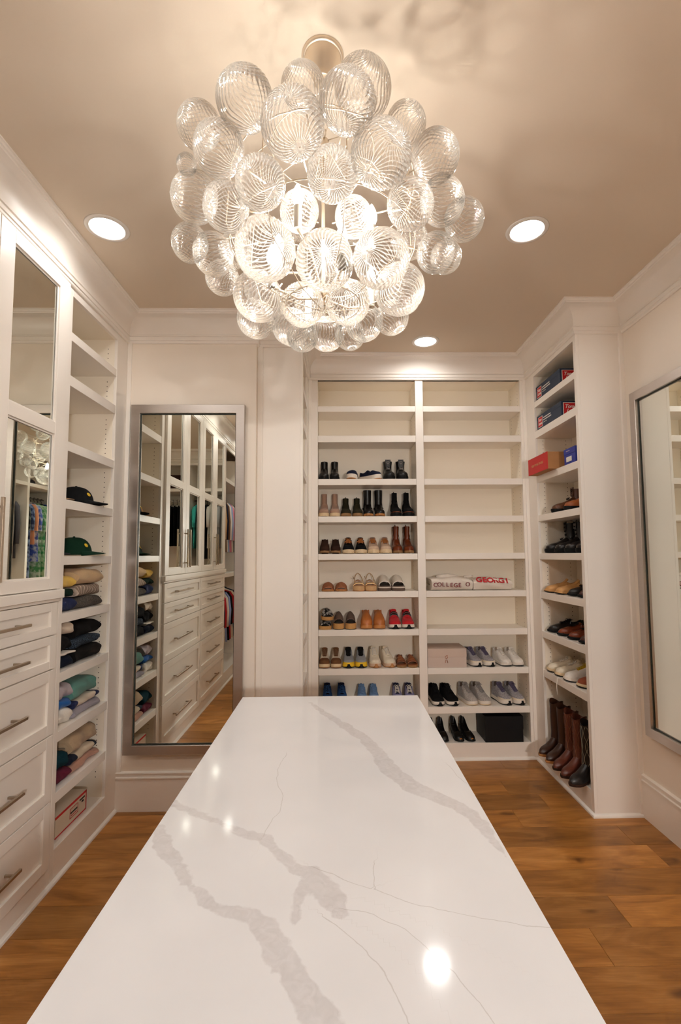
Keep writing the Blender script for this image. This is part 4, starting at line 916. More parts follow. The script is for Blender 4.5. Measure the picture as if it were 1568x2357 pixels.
# ------------------------------------------------------------------ footwear in the boot bookcase (toes to the room)
XF = XR + 0.0
def side_shoes(name, cat, make, items, z, L=.25, group=None):
    """items: (y, overhang, yaw, label)"""
    first = None
    for y, ov, yaw, lab in items:
        if first is None: first = t = thing(name, lab, cat, group=group); make(t)
        else: t = copy_tree(first); t['label'] = lab
        t.location = (XF + .012 - ov + L / 2, y, z + .0012); t.rotation_euler.z = -PI / 2 + yaw
BRB = leather('chestnut_brown', (94, 54, 30), .38); OXB = leather('oxblood', (64, 28, 24), .25); ORB = leather('orange_brown', (158, 84, 38), .4); DKB = leather('near_black', (26, 22, 22), .28)
G2 = 'shoes in the boot bookcase'
side_shoes('lace_up_boot', 'boot', lambda p: make_boot(p, dict(upper=BRB, sole=RBK, lace=LACEB), L=.27, W=.1, zs=.02, sh_h=.15, r=(.048, .038), flare=1.1, lace=True), [(3.61, .008, -.05, 'chestnut lace-up work boot on the shelf under the red box')], 1.968, .27, G2)
side_shoes('lace_up_boot', 'boot', lambda p: make_boot(p, dict(upper=ORB, sole=RBK, lace=LACEB), L=.27, W=.1, zs=.02, sh_h=.15, r=(.048, .038), flare=1.1, lace=True), [(3.42, .004, 0, 'orange-brown work boot half hidden by the right end panel')], 1.968, .27, G2)
side_shoes('combat_boot', 'boot', lambda p: make_boot(p, dict(upper=DKB, sole=RBK, lace=LACEB), L=.275, W=.105, zs=.026, sh_h=.20, r=(.05, .042), flare=1.12, lace=True), [(3.76, 0, -.1, 'black combat boot farthest along its shelf, under the chestnut work boot'), (3.60, 0, 0, 'second black combat boot from the inner corner'), (3.44, 0, 0, 'third black combat boot from the inner corner'), (3.28, 0, 0, 'black combat boot nearest the right end panel')], 1.663, .275, G2)
SLIP = dict(outsole=RBK, midsole=leather('honey', (204, 152, 92), .5), upper=leather('honey', (204, 152, 92), .5), lining=leather('honey_in', (190, 136, 78), .6), tongue=leather('honey', (204, 152, 92), .5), lace=LACEB)
side_shoes('leather_loafer', 'shoe', lambda p: make_sneaker(p, SLIP, L=.27, W=.1, zm=.018, tall=.075, tongue=.10, lace=False), [(3.76, .015, -.15, 'honey leather slip-on shoe nearest the inner corner'), (3.59, .01, -.1, 'honey leather slip-on shoe beside the dark oxfords')], 1.358, .27, G2)
OXF = dict(outsole=RBK, midsole=RBK, upper=DKB, lace=LACEB, tongue=DKB)
side_shoes('oxford_shoe', 'shoe', lambda p: make_sneaker(p, OXF, L=.275, W=.098, zm=.018, tall=.075, tongue=.085, shape='point'), [(3.43, 0, 0, 'black oxford shoe right of the honey slip-ons')], 1.358, .275, G2)
OXR = dict(outsole=RBK, midsole=RBK, upper=OXB, lace=LACEB, tongue=OXB)
side_shoes('oxford_shoe', 'shoe', lambda p: make_sneaker(p, OXR, L=.275, W=.098, zm=.018, tall=.075, tongue=.085, shape='point'), [(3.28, 0, 0, 'oxblood oxford shoe nearest the end panel on the honey slip-on shelf')], 1.358, .275, G2)
side_shoes('oxford_shoe', 'shoe', lambda p: make_sneaker(p, OXF, L=.28, W=.098, zm=.018, tall=.08, tongue=.095, shape='point'), [(3.77, 0, -.1, 'black dress shoe closest to the inner corner above the white sneakers')], 1.052, .28, G2)
BRO = dict(outsole=RBK, midsole=RBK, upper=leather('rust', (120, 52, 26), .25), lace=LACEB, tongue=leather('rust', (120, 52, 26), .25))
side_shoes('oxford_shoe', 'shoe', lambda p: make_sneaker(p, BRO, L=.28, W=.1, zm=.018, tall=.075, tongue=.085, shape='point'), [(3.61, 0, -.05, 'rust leather dress shoe beside the black dress shoe'), (3.45, 0, 0, 'rust leather dress shoe in the middle of its row')], 1.052, .28, G2)
side_shoes('oxford_shoe', 'shoe', lambda p: make_sneaker(p, OXR, L=.28, W=.1, zm=.018, tall=.075, tongue=.085, shape='point'), [(3.29, 0, 0, 'oxblood dress shoe nearest the end panel above the white sneakers')], 1.052, .28, G2)
TNS = dict(outsole=RBK, midsole=RCR, upper=CREAM, lace=LACEW, tongue=CREAM)
side_shoes('court_sneaker', 'sneaker', lambda p: make_sneaker(p, TNS, L=.275, W=.1, zm=.026, tall=.085, tongue=.1), [(3.77, .01, -.2, 'cream sneaker nearest the inner corner'), (3.645, .008, -.1, 'cream sneaker beside the yellow laced one')], .75, .275, G2)
TN2 = dict(outsole=RBK, midsole=RWH, upper=WH, lace=fabric('lace_yellow', (200, 168, 30)), tongue=fabric('mustard', (196, 160, 24)), lining=fabric('mustard', (196, 160, 24)))
side_shoes('court_sneaker', 'sneaker', lambda p: make_sneaker(p, TN2, L=.275, W=.104, zm=.026, tall=.095, tongue=.15), [(3.50, .01, -.1, 'white sneaker with a mustard yellow tongue')], .75, .275, G2)
TN3 = dict(outsole=RBK, midsole=RCR, upper=fabric('terracotta', (150, 76, 48)), lace=LACEW, tongue=WH)
side_shoes('court_sneaker', 'sneaker', lambda p: make_sneaker(p, TN3, L=.275, W=.1, zm=.024, tall=.085, tongue=.1), [(3.34, 0, 0, 'terracotta sneaker near the right end panel')], .75, .275, G2)
# a loose lace hanging over the shelf edge
lc = MB().tube([(0, 0, .004), (-.01, .004, .002), (-.016, .005, -.03), (-.0165, .008, -.07), (-.016, .002, -.115)], .003, 6).build('shoe_lace', LACEW, None, True, loc=(XR - .003, 3.575, .7515))
tag(lc, 'loose white shoelace hanging over the sneaker shelf edge', 'shoelace')
CW = [(leather('walnut', (58, 32, 20), .35), leather('walnut', (58, 32, 20)), 'dark walnut western boot nearest the inner corner'), (leather('walnut', (58, 32, 20), .35), None, 'dark walnut western boot beside its twin'),
      (leather('russet', (92, 44, 30), .35), None, 'russet western boot with stitched shaft'), (leather('russet', (92, 44, 30), .35), None, 'russet western boot next to the black pair'), (DKB, None, 'black western boot with pale scroll stitching by the end panel')]
ST1 = fabric('stitch_tan', (120, 76, 50)); ST2 = fabric('stitch_pale', (150, 140, 116))
for i, (m, _, lab) in enumerate(CW):
    t = thing('western_boot', lab, 'boot', group='western boots on the bottom shelf')
    make_boot(t, dict(upper=m, sole=GUM if i < 2 else DBR, stitch=ST1 if i < 4 else ST2), L=.27, W=.09, zs=.012, heel=.036, sh_h=.33, r=(.05, .043), flare=1.08, shape='point', tab=False, scallop=.014, stitch=i > 1)
    t.location = (1.617, (3.782, 3.664, 3.546, 3.428, 3.31)[i] - .034, .1535); t.rotation_euler.z = -1.1

# ------------------------------------------------------------------ boxes
CARD = mat('kraft_card', (168, 118, 72), .8, var=.08, vs=30, bump=.1); NAVC = mat('navy_card', (30, 48, 72), .55, var=.05); REDC = mat('red_card', (196, 16, 28), .5, var=.04)
WHP = mat('white_print', (232, 228, 220), .6); BLUC = mat('blue_card', (48, 60, 150), .55, var=.05); GREYC = mat('pale_card', (206, 188, 176), .7, var=.04); BLKC = mat('black_card', (22, 21, 22), .5, var=.05); CRC = mat('cream_card', (226, 212, 192), .6, var=.04)
GOLDP = mat('gold_print', (210, 160, 110), .5)
def dashes(nm, m, parent, plane, c, w_, n, h, gap):
    """tiny illegible print: short bars. plane 'x' faces -x, 'y' faces -y, 'X' faces +x"""
    mb = MB(); rg = random.Random(len(nm) + int(c[2] * 1000)); q = 0
    while q < w_:
        ln = rg.uniform(.006, .014)
        if plane in 'xX': mb.box(c[0] - .0006, c[1] - w_ / 2 + q, c[2] - h / 2, c[0] + .0006, c[1] - w_ / 2 + min(w_, q + ln), c[2] + h / 2)
        else: mb.box(c[0] - w_ / 2 + q, c[1] - .0006, c[2] - h / 2, c[0] - w_ / 2 + min(w_, q + ln), c[1] + .0006, c[2] + h / 2)
        q += ln + gap
    return tag(mb.build(nm, m, parent), kind='stuff')
RX = (PI / 2, 0, 0)            # faces -y
RXM = (PI / 2, 0, -PI / 2)     # faces -x
RXP = (PI / 2, 0, PI / 2)      # faces +x
def western_box(z, lab):
    t = thing('boot_box', lab, 'box', (1.64, 3.43, z + .001), group='navy boot boxes on the top shelves')
    D, Wd, Hh = .275, .42, .118
    MB().box(0, 0, 0, D, Wd, Hh - .004).build('box_body', NAVC, t, bevel=.001)
    MB().box(-.0015, -.0015, Hh - .034, D + .0015, Wd + .0015, Hh).build('lid', NAVC, t, bevel=.001)
    # end label (faces the island)
    MB().box(.014, -.003, .012, .19, -.0015, Hh - .012).build('end_label_border', WHP, t)
    e = MB().box(.018, -.0042, .016, .186, -.003, Hh - .016).build('end_label', REDC, t)
    text('end_label_script', 'Tony', .036, WHP, t, (.062, -.0046, .076), RX, shear=.3, offset=.0006); text('end_label_script', 'Lama', .036, WHP, t, (.076, -.0046, .044), RX, shear=.3, offset=.0006)
    # side label (faces the room)
    MB().box(-.003, 0.315, .018, -.0015, .395, Hh - .016).build('side_label_border', WHP, t); MB().box(-.0042, .319, .022, -.003, .391, Hh - .020).build('side_label', REDC, t)
    text('side_label_script', 'Tony', .03, WHP, t, (-.0046, .358, .075), RXM, shear=.3, offset=.0006); text('side_label_script', 'Lama', .03, WHP, t, (-.0046, .352, .046), RXM, shear=.3, offset=.0006)
    dashes('printed_line', WHP, t, 'x', (-.0024, .235, .080), .13, 5, .008, .003); dashes('printed_line', WHP, t, 'x', (-.0024, .23, .062), .14, 5, .008, .003); dashes('printed_line', WHP, t, 'x', (-.0024, .27, .044), .06, 3, .004, .002)
western_box(2.897, 'navy boot box with red script labels on the topmost shelf'); western_box(2.653, 'navy boot box with red script labels, the lower of two')
t = thing('shoe_box', 'brown cardboard boot box with a red front overhanging its shelf', 'box', (1.555, 3.50, 2.286))
MB().box(.004, 0, 0, .335, .35, .127).build('box_body', CARD, t, bevel=.001); MB().box(-.001, -.001, -.0003, .004, .351, .128).build('red_front', REDC, t, bevel=.0008)
text('gold_lettering', 'RED WING SHOES', .026, GOLDP, t, (-.0016, .175, .062), RXM)
t = thing('shoe_box', 'blue shoebox with a white label beside the red fronted box', 'box', (1.632, 3.235, 2.286))
MB().box(0, 0, 0, .27, .16, .105).build('box_body', BLUC, t, bevel=.001); MB().box(-.002, -.002, .072, .272, .162, .112).build('lid', BLUC, t, bevel=.001)
MB().box(-.0035, .05, .018, -.001, .125, .052).build('price_label', WHP, t); dashes('lid_print', GREYC, t, 'x', (-.0026, .1, .094), .05, 3, .004, .002)
t = thing('shoe_box', 'pale cardboard shoebox with a small brown logo left of the silver running shoes', 'box', (.742, YB + .006, .7332))
MB().box(0, 0, 0, .318, .245, .118).build('box_body', GREYC, t, bevel=.001); MB().box(-.0015, -.0015, .085, .3195, .2465, .153).build('lid', mat('pale_card_lid', (206, 186, 172), .7, var=.04), t, bevel=.001)
BRP = mat('brown_print', (170, 100, 60), .6)
MB().tube([(.152 + .010 * math.cos(a), -.0022, .084 + .010 * math.sin(a)) for a in [2 * PI * k / 20 for k in range(20)]], .0018, 6, loop=True).build('logo_ring', BRP, t, True)
MB().tube([(.152, -.0022, .099), (.156, -.0022, .100), (.164, -.0022, .0995)], .0018, 6).build('logo_tick', BRP, t, True)
MB().tube([(.143, -.0022, .040), (.143, -.0022, .054), (.147, -.0022, .061), (.153, -.0022, .062), (.159, -.0022, .059), (.161, -.0022, .052), (.161, -.0022, .040)], .0018, 6).build('logo_arch', BRP, t, True)
t = thing('black_box', 'large plain black lidded box on the bottom shelf', 'box', (1.2, YB + .004, .1352))
MB().box(0, 0, 0, .31, .245, .14).build('box_body', BLKC, t, bevel=.001); MB().box(-.002, -.002, .1, .312, .247, .205).build('lid', BLKC, t, bevel=.001)
t = thing('document_box', 'cream box with red edges and printed label at the foot of the sweater bookcase', 'box', (-1.50, 2.70, .1662))
MB().box(-.26, 0, 0, 0, .318, .11).build('box_body', CRC, t, bevel=.001)
mb = MB(); q = .0012
for z0, z1 in ((0, .007), (.098, .111)): mb.box(-.001, -.001, z0, q, .319, z1)
mb.box(-.001, .311, 0, q, .319, .11); mb.build('red_edging', REDC, t)
MB().box(-.262, -.001, .104, .0, .319, .112).build('lid', CRC, t, bevel=.001)
mb = MB()
for a in ((.14, .030, .225, .033), (.14, .079, .225, .082), (.14, .030, .143, .082), (.222, .030, .225, .082)): mb.box(.0002, a[0], a[1], .0014, a[2], a[3])
mb.build('label_outline', REDC, t)
dashes('printed_line', BLKC, t, 'X', (.001, .182, .058), .07, 4, .008, .003); dashes('printed_line', REDC, t, 'X', (.001, .182, .044), .06, 4, .004, .003); dashes('printed_line', BLKC, t, 'X', (.001, .27, .082), .055, 3, .008, .002); dashes('printed_line', BLKC, t, 'X', (.001, .275, .066), .02, 2, .01, .002)

# ------------------------------------------------------------------ folded clothes
def fold_mesh(w_, d, h, seed, layers=2, bulge=.08):
    """a garment folded in nested U layers, front fold at x = 0, depth towards -x, width along y, base z = 0"""
    rg = random.Random(seed); mb = MB(); ns = 15; ph = [rg.uniform(0, 6) for _ in range(6)]
    ro = h / 2
    for ly in range(layers):
        r1 = ro; r2 = max(.0015, ro - h / (2 * layers) * .86)
        def prof(rr): 
            pts = [(-d + .012 * ly, -rr)]
            pts += [(-(h / 2) + rr * math.cos(a), rr * math.sin(a)) for a in [-PI / 2 + PI * i / 10 for i in range(11)]]
            return pts + [(-d + .012 * ly, rr)]
        po, pi = prof(r1), list(reversed(prof(r2)))
        rings = []
        for i in range(ns):
            q = i / (ns - 1); e = min(q, 1 - q); sh = min(1.0, (e / .07)) if e < .07 else 1.0; sh = .92 + .08 * math.sin(sh * PI / 2)
            y = -w_ / 2 + w_ * q
            wob = .004 * math.sin(q * 7 + ph[0]) + .003 * math.sin(q * 13 + ph[1]); zs = (1 - bulge) + bulge * math.sin(PI * q) + .04 * math.sin(q * 9 + ph[2])
            ring = []
            for x, z in po + pi:
                zz = h / 2 + z * sh * zs - h / 2 * (1 - sh * zs) * .96
                ring.append((x + wob + .006 * math.sin(z * 90 + q * 8 + ph[3]) * (1 if x > -h else .3), y + .006 * math.sin(x * 22 + ph[4]), max(.0005 + .0002 * ly, zz)))
            rings.append(ring)
        mb.loft(rings); ro = r2 - .0008
    return mb
def folded(name, lab, cat, m, w_, d, h, loc, rotz=0, seed=0, layers=2, group=None, extra=None, tilt=0):
    t = thing(name, lab, cat, loc, rotz, group)
    t.rotation_euler = (tilt, 0, rotz)
    fold_mesh(w_, d, h, seed, layers).build('folded_body', m, t, True, angle=1.2)
    if extra: extra(t, w_, d, h)
    return t
def collar(m):
    def f(t, w_, d, h):
        MB().tube([(-.05, -.05, h * .96), (-.02, -.03, h * 1.0), (-.012, 0, h * 1.0), (-.02, .03, h * 1.0), (-.05, .05, h * .96)], .006, 8).build('rib_collar', m, t, True)
    return f
STRIPE = stripe_mat('ribbed_knit_stripe', (206, 188, 172), (146, 128, 114), 11.0, 'Y', lo=.02, hi=.25)
GS = 'folded sweaters in the left bookcase'
XS = XL - .03
def stack(yc, z, items, seed):
    zz = z + .0015
    for i, (nm, lab, m, w_, d, h, dx, dyy, rz, ex) in enumerate(items):
        folded(nm, lab, 'sweater', m, w_, d, h, (XS + dx, yc + dyy, zz), rz, seed * 10 + i, 2, GS, ex); zz += h + .004
C_ = dict(camel=knit('camel', (222, 190, 146)), yellow=knit('yellow', (236, 196, 92)), dgreen=knit('dark_green', (22, 44, 34)), navy=knit('navy_blue', (28, 38, 78)), char=knit('charcoal', (62, 56, 52), (98, 90, 82)), black=knit('black', (22, 19, 19)),
          cream=knit('cream', (226, 210, 190)), speck=knit('speckled_navy', (26, 32, 42), (74, 86, 100)), white=knit('white', (236, 228, 216)), lilac=knit('lilac', (186, 174, 180)), royal=knit('royal_blue', (14, 94, 172)), teal=knit('teal', (96, 150, 138)), grey=knit('lavender_grey', (164, 156, 166)),
          beige=knit('beige', (190, 164, 132)), dteal=knit('deep_teal', (14, 54, 64)), maroon=knit('maroon', (98, 18, 46)), pink=knit('dusty_pink', (196, 146, 124)), dnavy=knit('midnight', (18, 24, 40)))
stack(2.966, 1.358, [('folded_sweater', 'charcoal fleck sweater at the bottom of its stack', C_['char'], .30, .27, .066, 0, 0, 0, None), ('folded_sweater', 'grey and white ribbed sweater between camel and charcoal ones', STRIPE, .285, .26, .064, -.005, -.005, .04, None), ('folded_sweater', 'camel sweater on top of the ribbed one', C_['camel'], .31, .27, .088, 0, .005, .02, None)], 1)
stack(2.712, 1.358, [('folded_sweater', 'navy blue sweater under a dark green one', C_['navy'], .170, .24, .075, -.0, .0, -.05, None), ('folded_sweater', 'dark green sweater under the small yellow knit', C_['dgreen'], .165, .23, .045, -.01, -.005, 0, None), ('folded_knit', 'small yellow folded knit on a dark green sweater', C_['yellow'], .165, .22, .066, -.012, -.005, -.06, None)], 2)
stack(2.965, 1.052, [('folded_sweater', 'black sweater at the bottom right of the dark stack', C_['black'], .30, .26, .078, .0, 0, 0, None), ('folded_sweater', 'speckled navy sweater in the dark stack', C_['speck'], .285, .25, .055, -.008, 0, .04, None), ('folded_sweater', 'black sweater topping the dark stack', C_['black'], .285, .25, .085, -.006, -.003, .02, None)], 3)
stack(2.712, 1.052, [('folded_shirt', 'midnight blue shirt with a white edge', C_['dnavy'], .172, .24, .066, 0, .002, 0, None), ('folded_shirt', 'thin white folded layer over the midnight shirt', C_['white'], .168, .23, .014, 0, .002, -.03, None), ('folded_sweater', 'black sweater below the fluffy cream knit', C_['black'], .165, .23, .085, -.01, 0, 0, None), ('folded_knit', 'fluffy cream folded knit above a black sweater', C_['cream'], .17, .22, .066, -.006, 0, -.08, None)], 4)
stack(2.965, .75, [('folded_sweater', 'lavender grey sweater under the navy and cream top', C_['grey'], .30, .26, .042, 0, 0, 0, None), ('folded_shirt', 'cream shirt with a navy band', stripe_mat('navy_cream_blocks', (226, 212, 194), (36, 44, 84), .9, 'Y', lo=.62, hi=.66), .28, .25, .040, -.004, .002, .03, None), ('folded_sweater', 'sea green sweater topping the lavender grey stack', C_['teal'], .28, .25, .098, -.008, -.01, .03, None)], 5)
stack(2.712, .75, [('folded_sweater', 'cream sweater under the royal blue one', C_['white'], .172, .24, .078, .0, .002, 0, None), ('folded_sweater', 'royal blue sweater below a lilac one', C_['royal'], .168, .23, .044, -.004, 0, 0, None), ('folded_sweater', 'fluffy lilac sweater on royal blue', C_['lilac'], .165, .22, .082, -.006, 0, -.05, None)], 6)
stack(2.965, .445, [('folded_sweater', 'dusty pink sweater at the bottom of the beige stack', C_['pink'], .30, .26, .044, 0, 0, 0, None), ('folded_shirt', 'midnight blue and cream shirt in the beige stack', stripe_mat('midnight_cream_blocks', (222, 206, 182), (18, 24, 44), .85, 'Y', lo=.5, hi=.54), .28, .25, .044, -.004, .002, .03, None), ('folded_sweater', 'beige sweater topping the dusty pink stack', C_['beige'], .285, .25, .105, -.006, -.004, .02, None)], 7)
stack(2.712, .445, [('folded_sweater', 'maroon sweater under the deep teal one', C_['maroon'], .172, .24, .06, 0, .002, 0, None), ('folded_sweater', 'deep teal sweater on maroon', C_['dteal'], .168, .23, .09, -.004, 0, -.04, None)], 8)
# two sweatshirts on the far bookcase
SWW = knit('sweatshirt_white', (228, 218, 206)); PRR = mat('red_print', (186, 22, 34), .7); PRM = mat('maroon_print', (120, 20, 34), .7)
def hood(t, w_, d, h):
    MB().loft([[(-.10 + .05 * math.cos(a), -.02 + .09 * math.sin(a) * k, h * .9 + .03 * q) for a in [2 * PI * i / 16 for i in range(16)]] for k, q in ((1.0, 0), (1.05, .6), (.8, 1.0), (.4, 1.15))]).build('hood', SWW, t, True, angle=1.2)
    MB().tube([(-.06, .12, h * .98), (-.04, .16, h * 1.03), (-.05, .19, h * 1.02)], .012, 8).build('rolled_sleeve', SWW, t, True)
t = folded('folded_sweatshirt', 'white folded sweatshirt reading COLLEGE in maroon outline', 'sweatshirt', SWW, .345, .24, .11, (.955, YB + .014, 1.3595), -PI / 2 + .03, 31, 2, None, hood)
for i, ch in enumerate('COLLEGE O'):
    if ch == ' ': continue
    y = .14 - i * .034
    a = text('printed_letter', ch, .05, PRM, t, (.0085, -y, .046 + .004 * math.sin(i * .9)), (PI / 2, 0, PI / 2), extrude=.0016, offset=.0002)
t2 = folded('folded_sweatshirt', 'white folded sweatshirt reading GEORGI in bold red', 'sweatshirt', SWW, .32, .24, .1, (1.305, YB + .016, 1.3595), -PI / 2 - .04, 37, 2)
for i, ch in enumerate('GEORGI'):
    a = text('printed_letter', ch, .072, PRR, t2, (-.006, -.118 + i * .046, .086 - .002 * i), (PI / 2 - .75, 0, PI / 2), extrude=.0022, offset=.0014)

# ------------------------------------------------------------------ caps
def cap(lab, loc, rotz, crown, brim, patch, s=1.0):
    t = thing('baseball_cap', lab, 'cap', loc, rotz, 'baseball caps in the left bookcase')
    R = []; n = 24
    for i in range(10):
        a = PI / 2 * i / 9; r = .088 * math.cos(a) ** .75; z = .105 * math.sin(a) ** .95
        R.append([((r + .0016 * math.cos(6 * b)) * math.cos(b) * 1.1, (r + .0016 * math.cos(6 * b)) * math.sin(b) * .92, z) for b in [2 * PI * k / n for k in range(n)]])
    MB().loft(R).build('crown', crown, t, True)
    rows = []
    for i in range(8):
        q = i / 7; row = []
        for k in range(21):
            b = -1.15 + 2.3 * k / 20; r0 = .086; ext = .078 * max(0.02, math.cos(b * 1.3)) ** .75
            rr = r0 + ext * q; row.append((rr * math.cos(b) * 1.08, rr * math.sin(b) * .95, .018 - .012 * q - .014 * (math.sin(b) ** 2) * q + .004))
        rows.append(row)
    rows2 = [[(x, y, z - .004) for x, y, z in r] for r in rows]
    mb = MB(); mb.loft([a + list(reversed(b)) for a, b in zip(rows, rows2)]); br = mb.build('brim', brim, t, True, angle=1.0)
    lo = min(v[2] for v in mb.v)
    for o in (x for x in bpy.data.objects if x.parent == t): o.location.z -= lo
    MB().lathe([(.001, .006), (.006, .004), (.007, 0), (.001, -.002)], 10, (0, 0, .105 - lo)).build('button', crown, t, True)
    if patch:
        MB().lathe([(.001, .0035), (.012, .0025), (.0135, 0), (.001, -.001)], 16).build('patch', patch, t, True).location = (.064, -.052, .056 - lo)
        pt = [x for x in bpy.data.objects if x.parent == t and x.name.startswith('patch')][-1]; pt.rotation_euler = (0, PI / 2 - .55, -.72)
    t.scale = (s, s, s)
    return t
YP_ = mat('yellow_patch', (224, 184, 40), .6); BKF = fabric('cap_black', (22, 24, 26)); GRF = fabric('cap_green', (16, 50, 34)); TNF = fabric('cap_tan', (206, 164, 120)); GYF = fabric('cap_grey', (50, 52, 56))
cap('black baseball cap with a yellow patch', (-1.575, 2.93, 1.9695), .55, BKF, BKF, YP_); cap('tan trucker cap in front of the black cap', (-1.63, 2.702, 1.9695), .3, TNF, TNF, None, .86)
cap('dark green baseball cap with a yellow patch', (-1.575, 2.925, 1.6645), .5, GRF, GRF, YP_, 1.0); cap('charcoal cap beside the dark green cap', (-1.64, 2.702, 1.6645), .25, GYF, GYF, None, .86)
# ------------------------------------------------------------------ hanging closets behind the photographer (seen in the mirrors)
ROD = mat('chrome_rod', (200, 196, 190), .2, 1.0, var=.03)
def closet(name, lab, cx, cy_, boxes, rods):
    t = thing(name, lab, 'closet', (cx, cy_, 0))
    for nm, x0, y0, z0, x1, y1, z1 in boxes:
        MB().box(x0 - cx, y0 - cy_, z0, x1 - cx, y1 - cy_, z1).build(nm, PAINT, t, bevel=.002)
    for a, b in rods:
        MB().tube([(a[0] - cx, a[1] - cy_, a[2]), (b[0] - cx, b[1] - cy_, b[2])], .0105, 12).build('hanging_rod', ROD, t, True)
    return t
closet('hanging_closet', 'open cream hanging closet beyond the mirrored cabinets', -1.75, -.34,
       [('side_panel', -2.05, .335, 0, XL, .357, 3.16), ('side_panel', -2.05, YC, 0, XL, YC + .022, 3.16), ('upper_shelf', -2.05, YC + .022, 2.64, XL - .004, .335, 2.69), ('middle_shelf', -2.05, YC + .022, 1.375, XL - .004, .335, 1.425), ('base_platform', -2.05, YC + .022, 0, XL - .004, .335, .16), ('top_rail', XL - .02, YC + .022, 3.09, XL, .335, 3.16)],
       [((-1.76, YC + .022, 2.53), (-1.76, .335, 2.53)), ((-1.76, YC + .022, 1.26), (-1.76, .335, 1.26))])
closet('rear_closet', 'open cream hanging closet along the rear wall', .25, -1.35,
       [('side_panel', -.56, -1.65, 0, -.538, YC, 3.16), ('side_panel', XL - .0, -1.65, 0, XL + .022, YC, 3.16), ('side_panel', .25, -1.65, 0, .272, YC, 3.16), ('upper_shelf', XL + .022, -1.65, 2.68, -.56, YC - .004, 2.73), ('upper_shelf', -.538, -1.65, 2.68, .25, YC - .004, 2.73), ('base_platform', XL + .022, -1.65, 0, -.56, YC - .004, .16), ('base_platform', -.538, -1.65, 0, .25, YC - .004, .16), ('top_rail', XL + .022, YC - .02, 3.10, .25, YC, 3.16)],
       [((XL + .022, -1.33, 2.56), (-.56, -1.33, 2.56)), ((-.538, -1.33, 2.56), (.25, -1.33, 2.56))])
closet('right_closet', 'open cream hanging closet in front of the right wall mirror', 1.72, -.25,
       [('side_panel', XC, YK - .022, 0, 1.995, YK, 3.16), ('side_panel', XC, YC, 0, 1.995, YC + .022, 3.16), ('side_panel', XC, -.26, 0, 1.995, -.21, 3.16), ('upper_shelf', XC + .004, YC + .022, 2.66, 1.995, -.26, 2.71), ('upper_shelf', XC + .004, -.21, 2.66, 1.995, YK - .022, 2.71), ('base_platform', XC + .004, YC + .022, 0, 1.995, -.26, .16), ('base_platform', XC + .004, -.21, 0, 1.995, YK - .022, .16), ('top_rail', XC, YC + .022, 3.09, XC + .02, YK - .022, 3.16)],
       [((1.72, YC + .022, 2.54), (1.72, -.26, 2.54)), ((1.72, -.21, 2.54), (1.72, YK - .022, 2.54))])
HANG = mat('hanger_black', (30, 28, 27), .4)
def garment(lab, cat, m, loc, rotz, w_=.42, ln=.75, sleeve=.5, th=.024, seed=0, group='clothes on the hanging rods', pants=False):
    """hangs in its local x-z plane; z = 0 is the rod"""
    t = thing('hanging_garment', lab, cat, loc, rotz, group); rg = random.Random(seed); ph = rg.uniform(0, 6)
    MB().tube([(-.013, 0, .011), (0, 0, .017), (.013, 0, .011), (.017, 0, 0), (.013, 0, -.012), (0, 0, -.03), (0, 0, -.06), (.08, 0, -.08), (w_ * .46, 0, -.125), (.08, 0, -.1), (-.08, 0, -.1), (-w_ * .46, 0, -.125), (-.08, 0, -.08), (0, 0, -.06)], .004, 6).build('hanger', HANG, t, True)
    n = 24; R = []
    if pants:
        prof = [(-.10, .17, .010), (-.13, .18, .016), (-.3, .18, .019), (-.3 - ln * .5, .17, .02), (-.12 - ln, .15, .019)]
    else:
        prof = [(-.068, .07, .02), (-.085, w_ * .24, .026), (-.115, w_ * .44, .03), (-.15, w_ * .5, th), (-.3, w_ * .48, th), (-.1 - ln * .6, w_ * .49, th * 1.05), (-.1 - ln, w_ * .52, th * 1.1)]
    for z, a, b in prof:
        R.append([(a * math.cos(q) + .004 * math.sin(5 * q + ph), b * math.sin(q) * (1 + .35 * math.sin(4 * q + ph) * min(1, -z / .5)), z) for q in [2 * PI * k / n for k in range(n)]])
    MB().loft(R).build('body', m, t, True)
    if sleeve and not pants:
        for s in (-1, 1):
            MB().tube([(s * w_ * .42, 0, -.13), (s * w_ * .52, .005, -.19), (s * w_ * .58, .01, -.15 - sleeve * .5), (s * w_ * .57, .012, -.15 - sleeve)], [.03, .034, .03, .026], 12).build('sleeve', m, t, True)
    return t
G = lambda n, c, c2=None: fabric('g_' + n, c, c2, 12)
# left closet, rods run along y -> rotate garments to hang across
LU = [('black knit', (22, 20, 22)), ('tan suede', (176, 134, 90)), ('camel', (188, 150, 104)), ('navy', (30, 36, 56)), ('brown tweed', (110, 76, 52)), ('white', (230, 224, 216)), ('pale blue', (150, 170, 210)), ('pink', (220, 130, 150)), ('white linen', (226, 220, 208)), ('grey', (128, 126, 128)), ('black', (20, 20, 20))]
for i, (n_, c) in enumerate(LU):
    garment(n_ + ' top on the upper rod of the left closet', 'garment', G(n_.replace(' ', '_'), c), (-1.76, .24 - i * .105, 2.53), rotz=.0, w_=.42, ln=.72, sleeve=.5, seed=i)
LL = [('black trousers', (18, 18, 20), 1), ('navy polo', (28, 34, 60), 0), ('red tunic', (190, 20, 34), 0), ('white tee', (232, 226, 218), 0), ('striped blue shirt', (140, 160, 210), 0), ('black jacket', (20, 20, 22), 0), ('crimson shirt', (180, 24, 36), 0), ('cream blouse', (232, 222, 204), 0), ('dark denim shirt', (40, 52, 78), 0)]
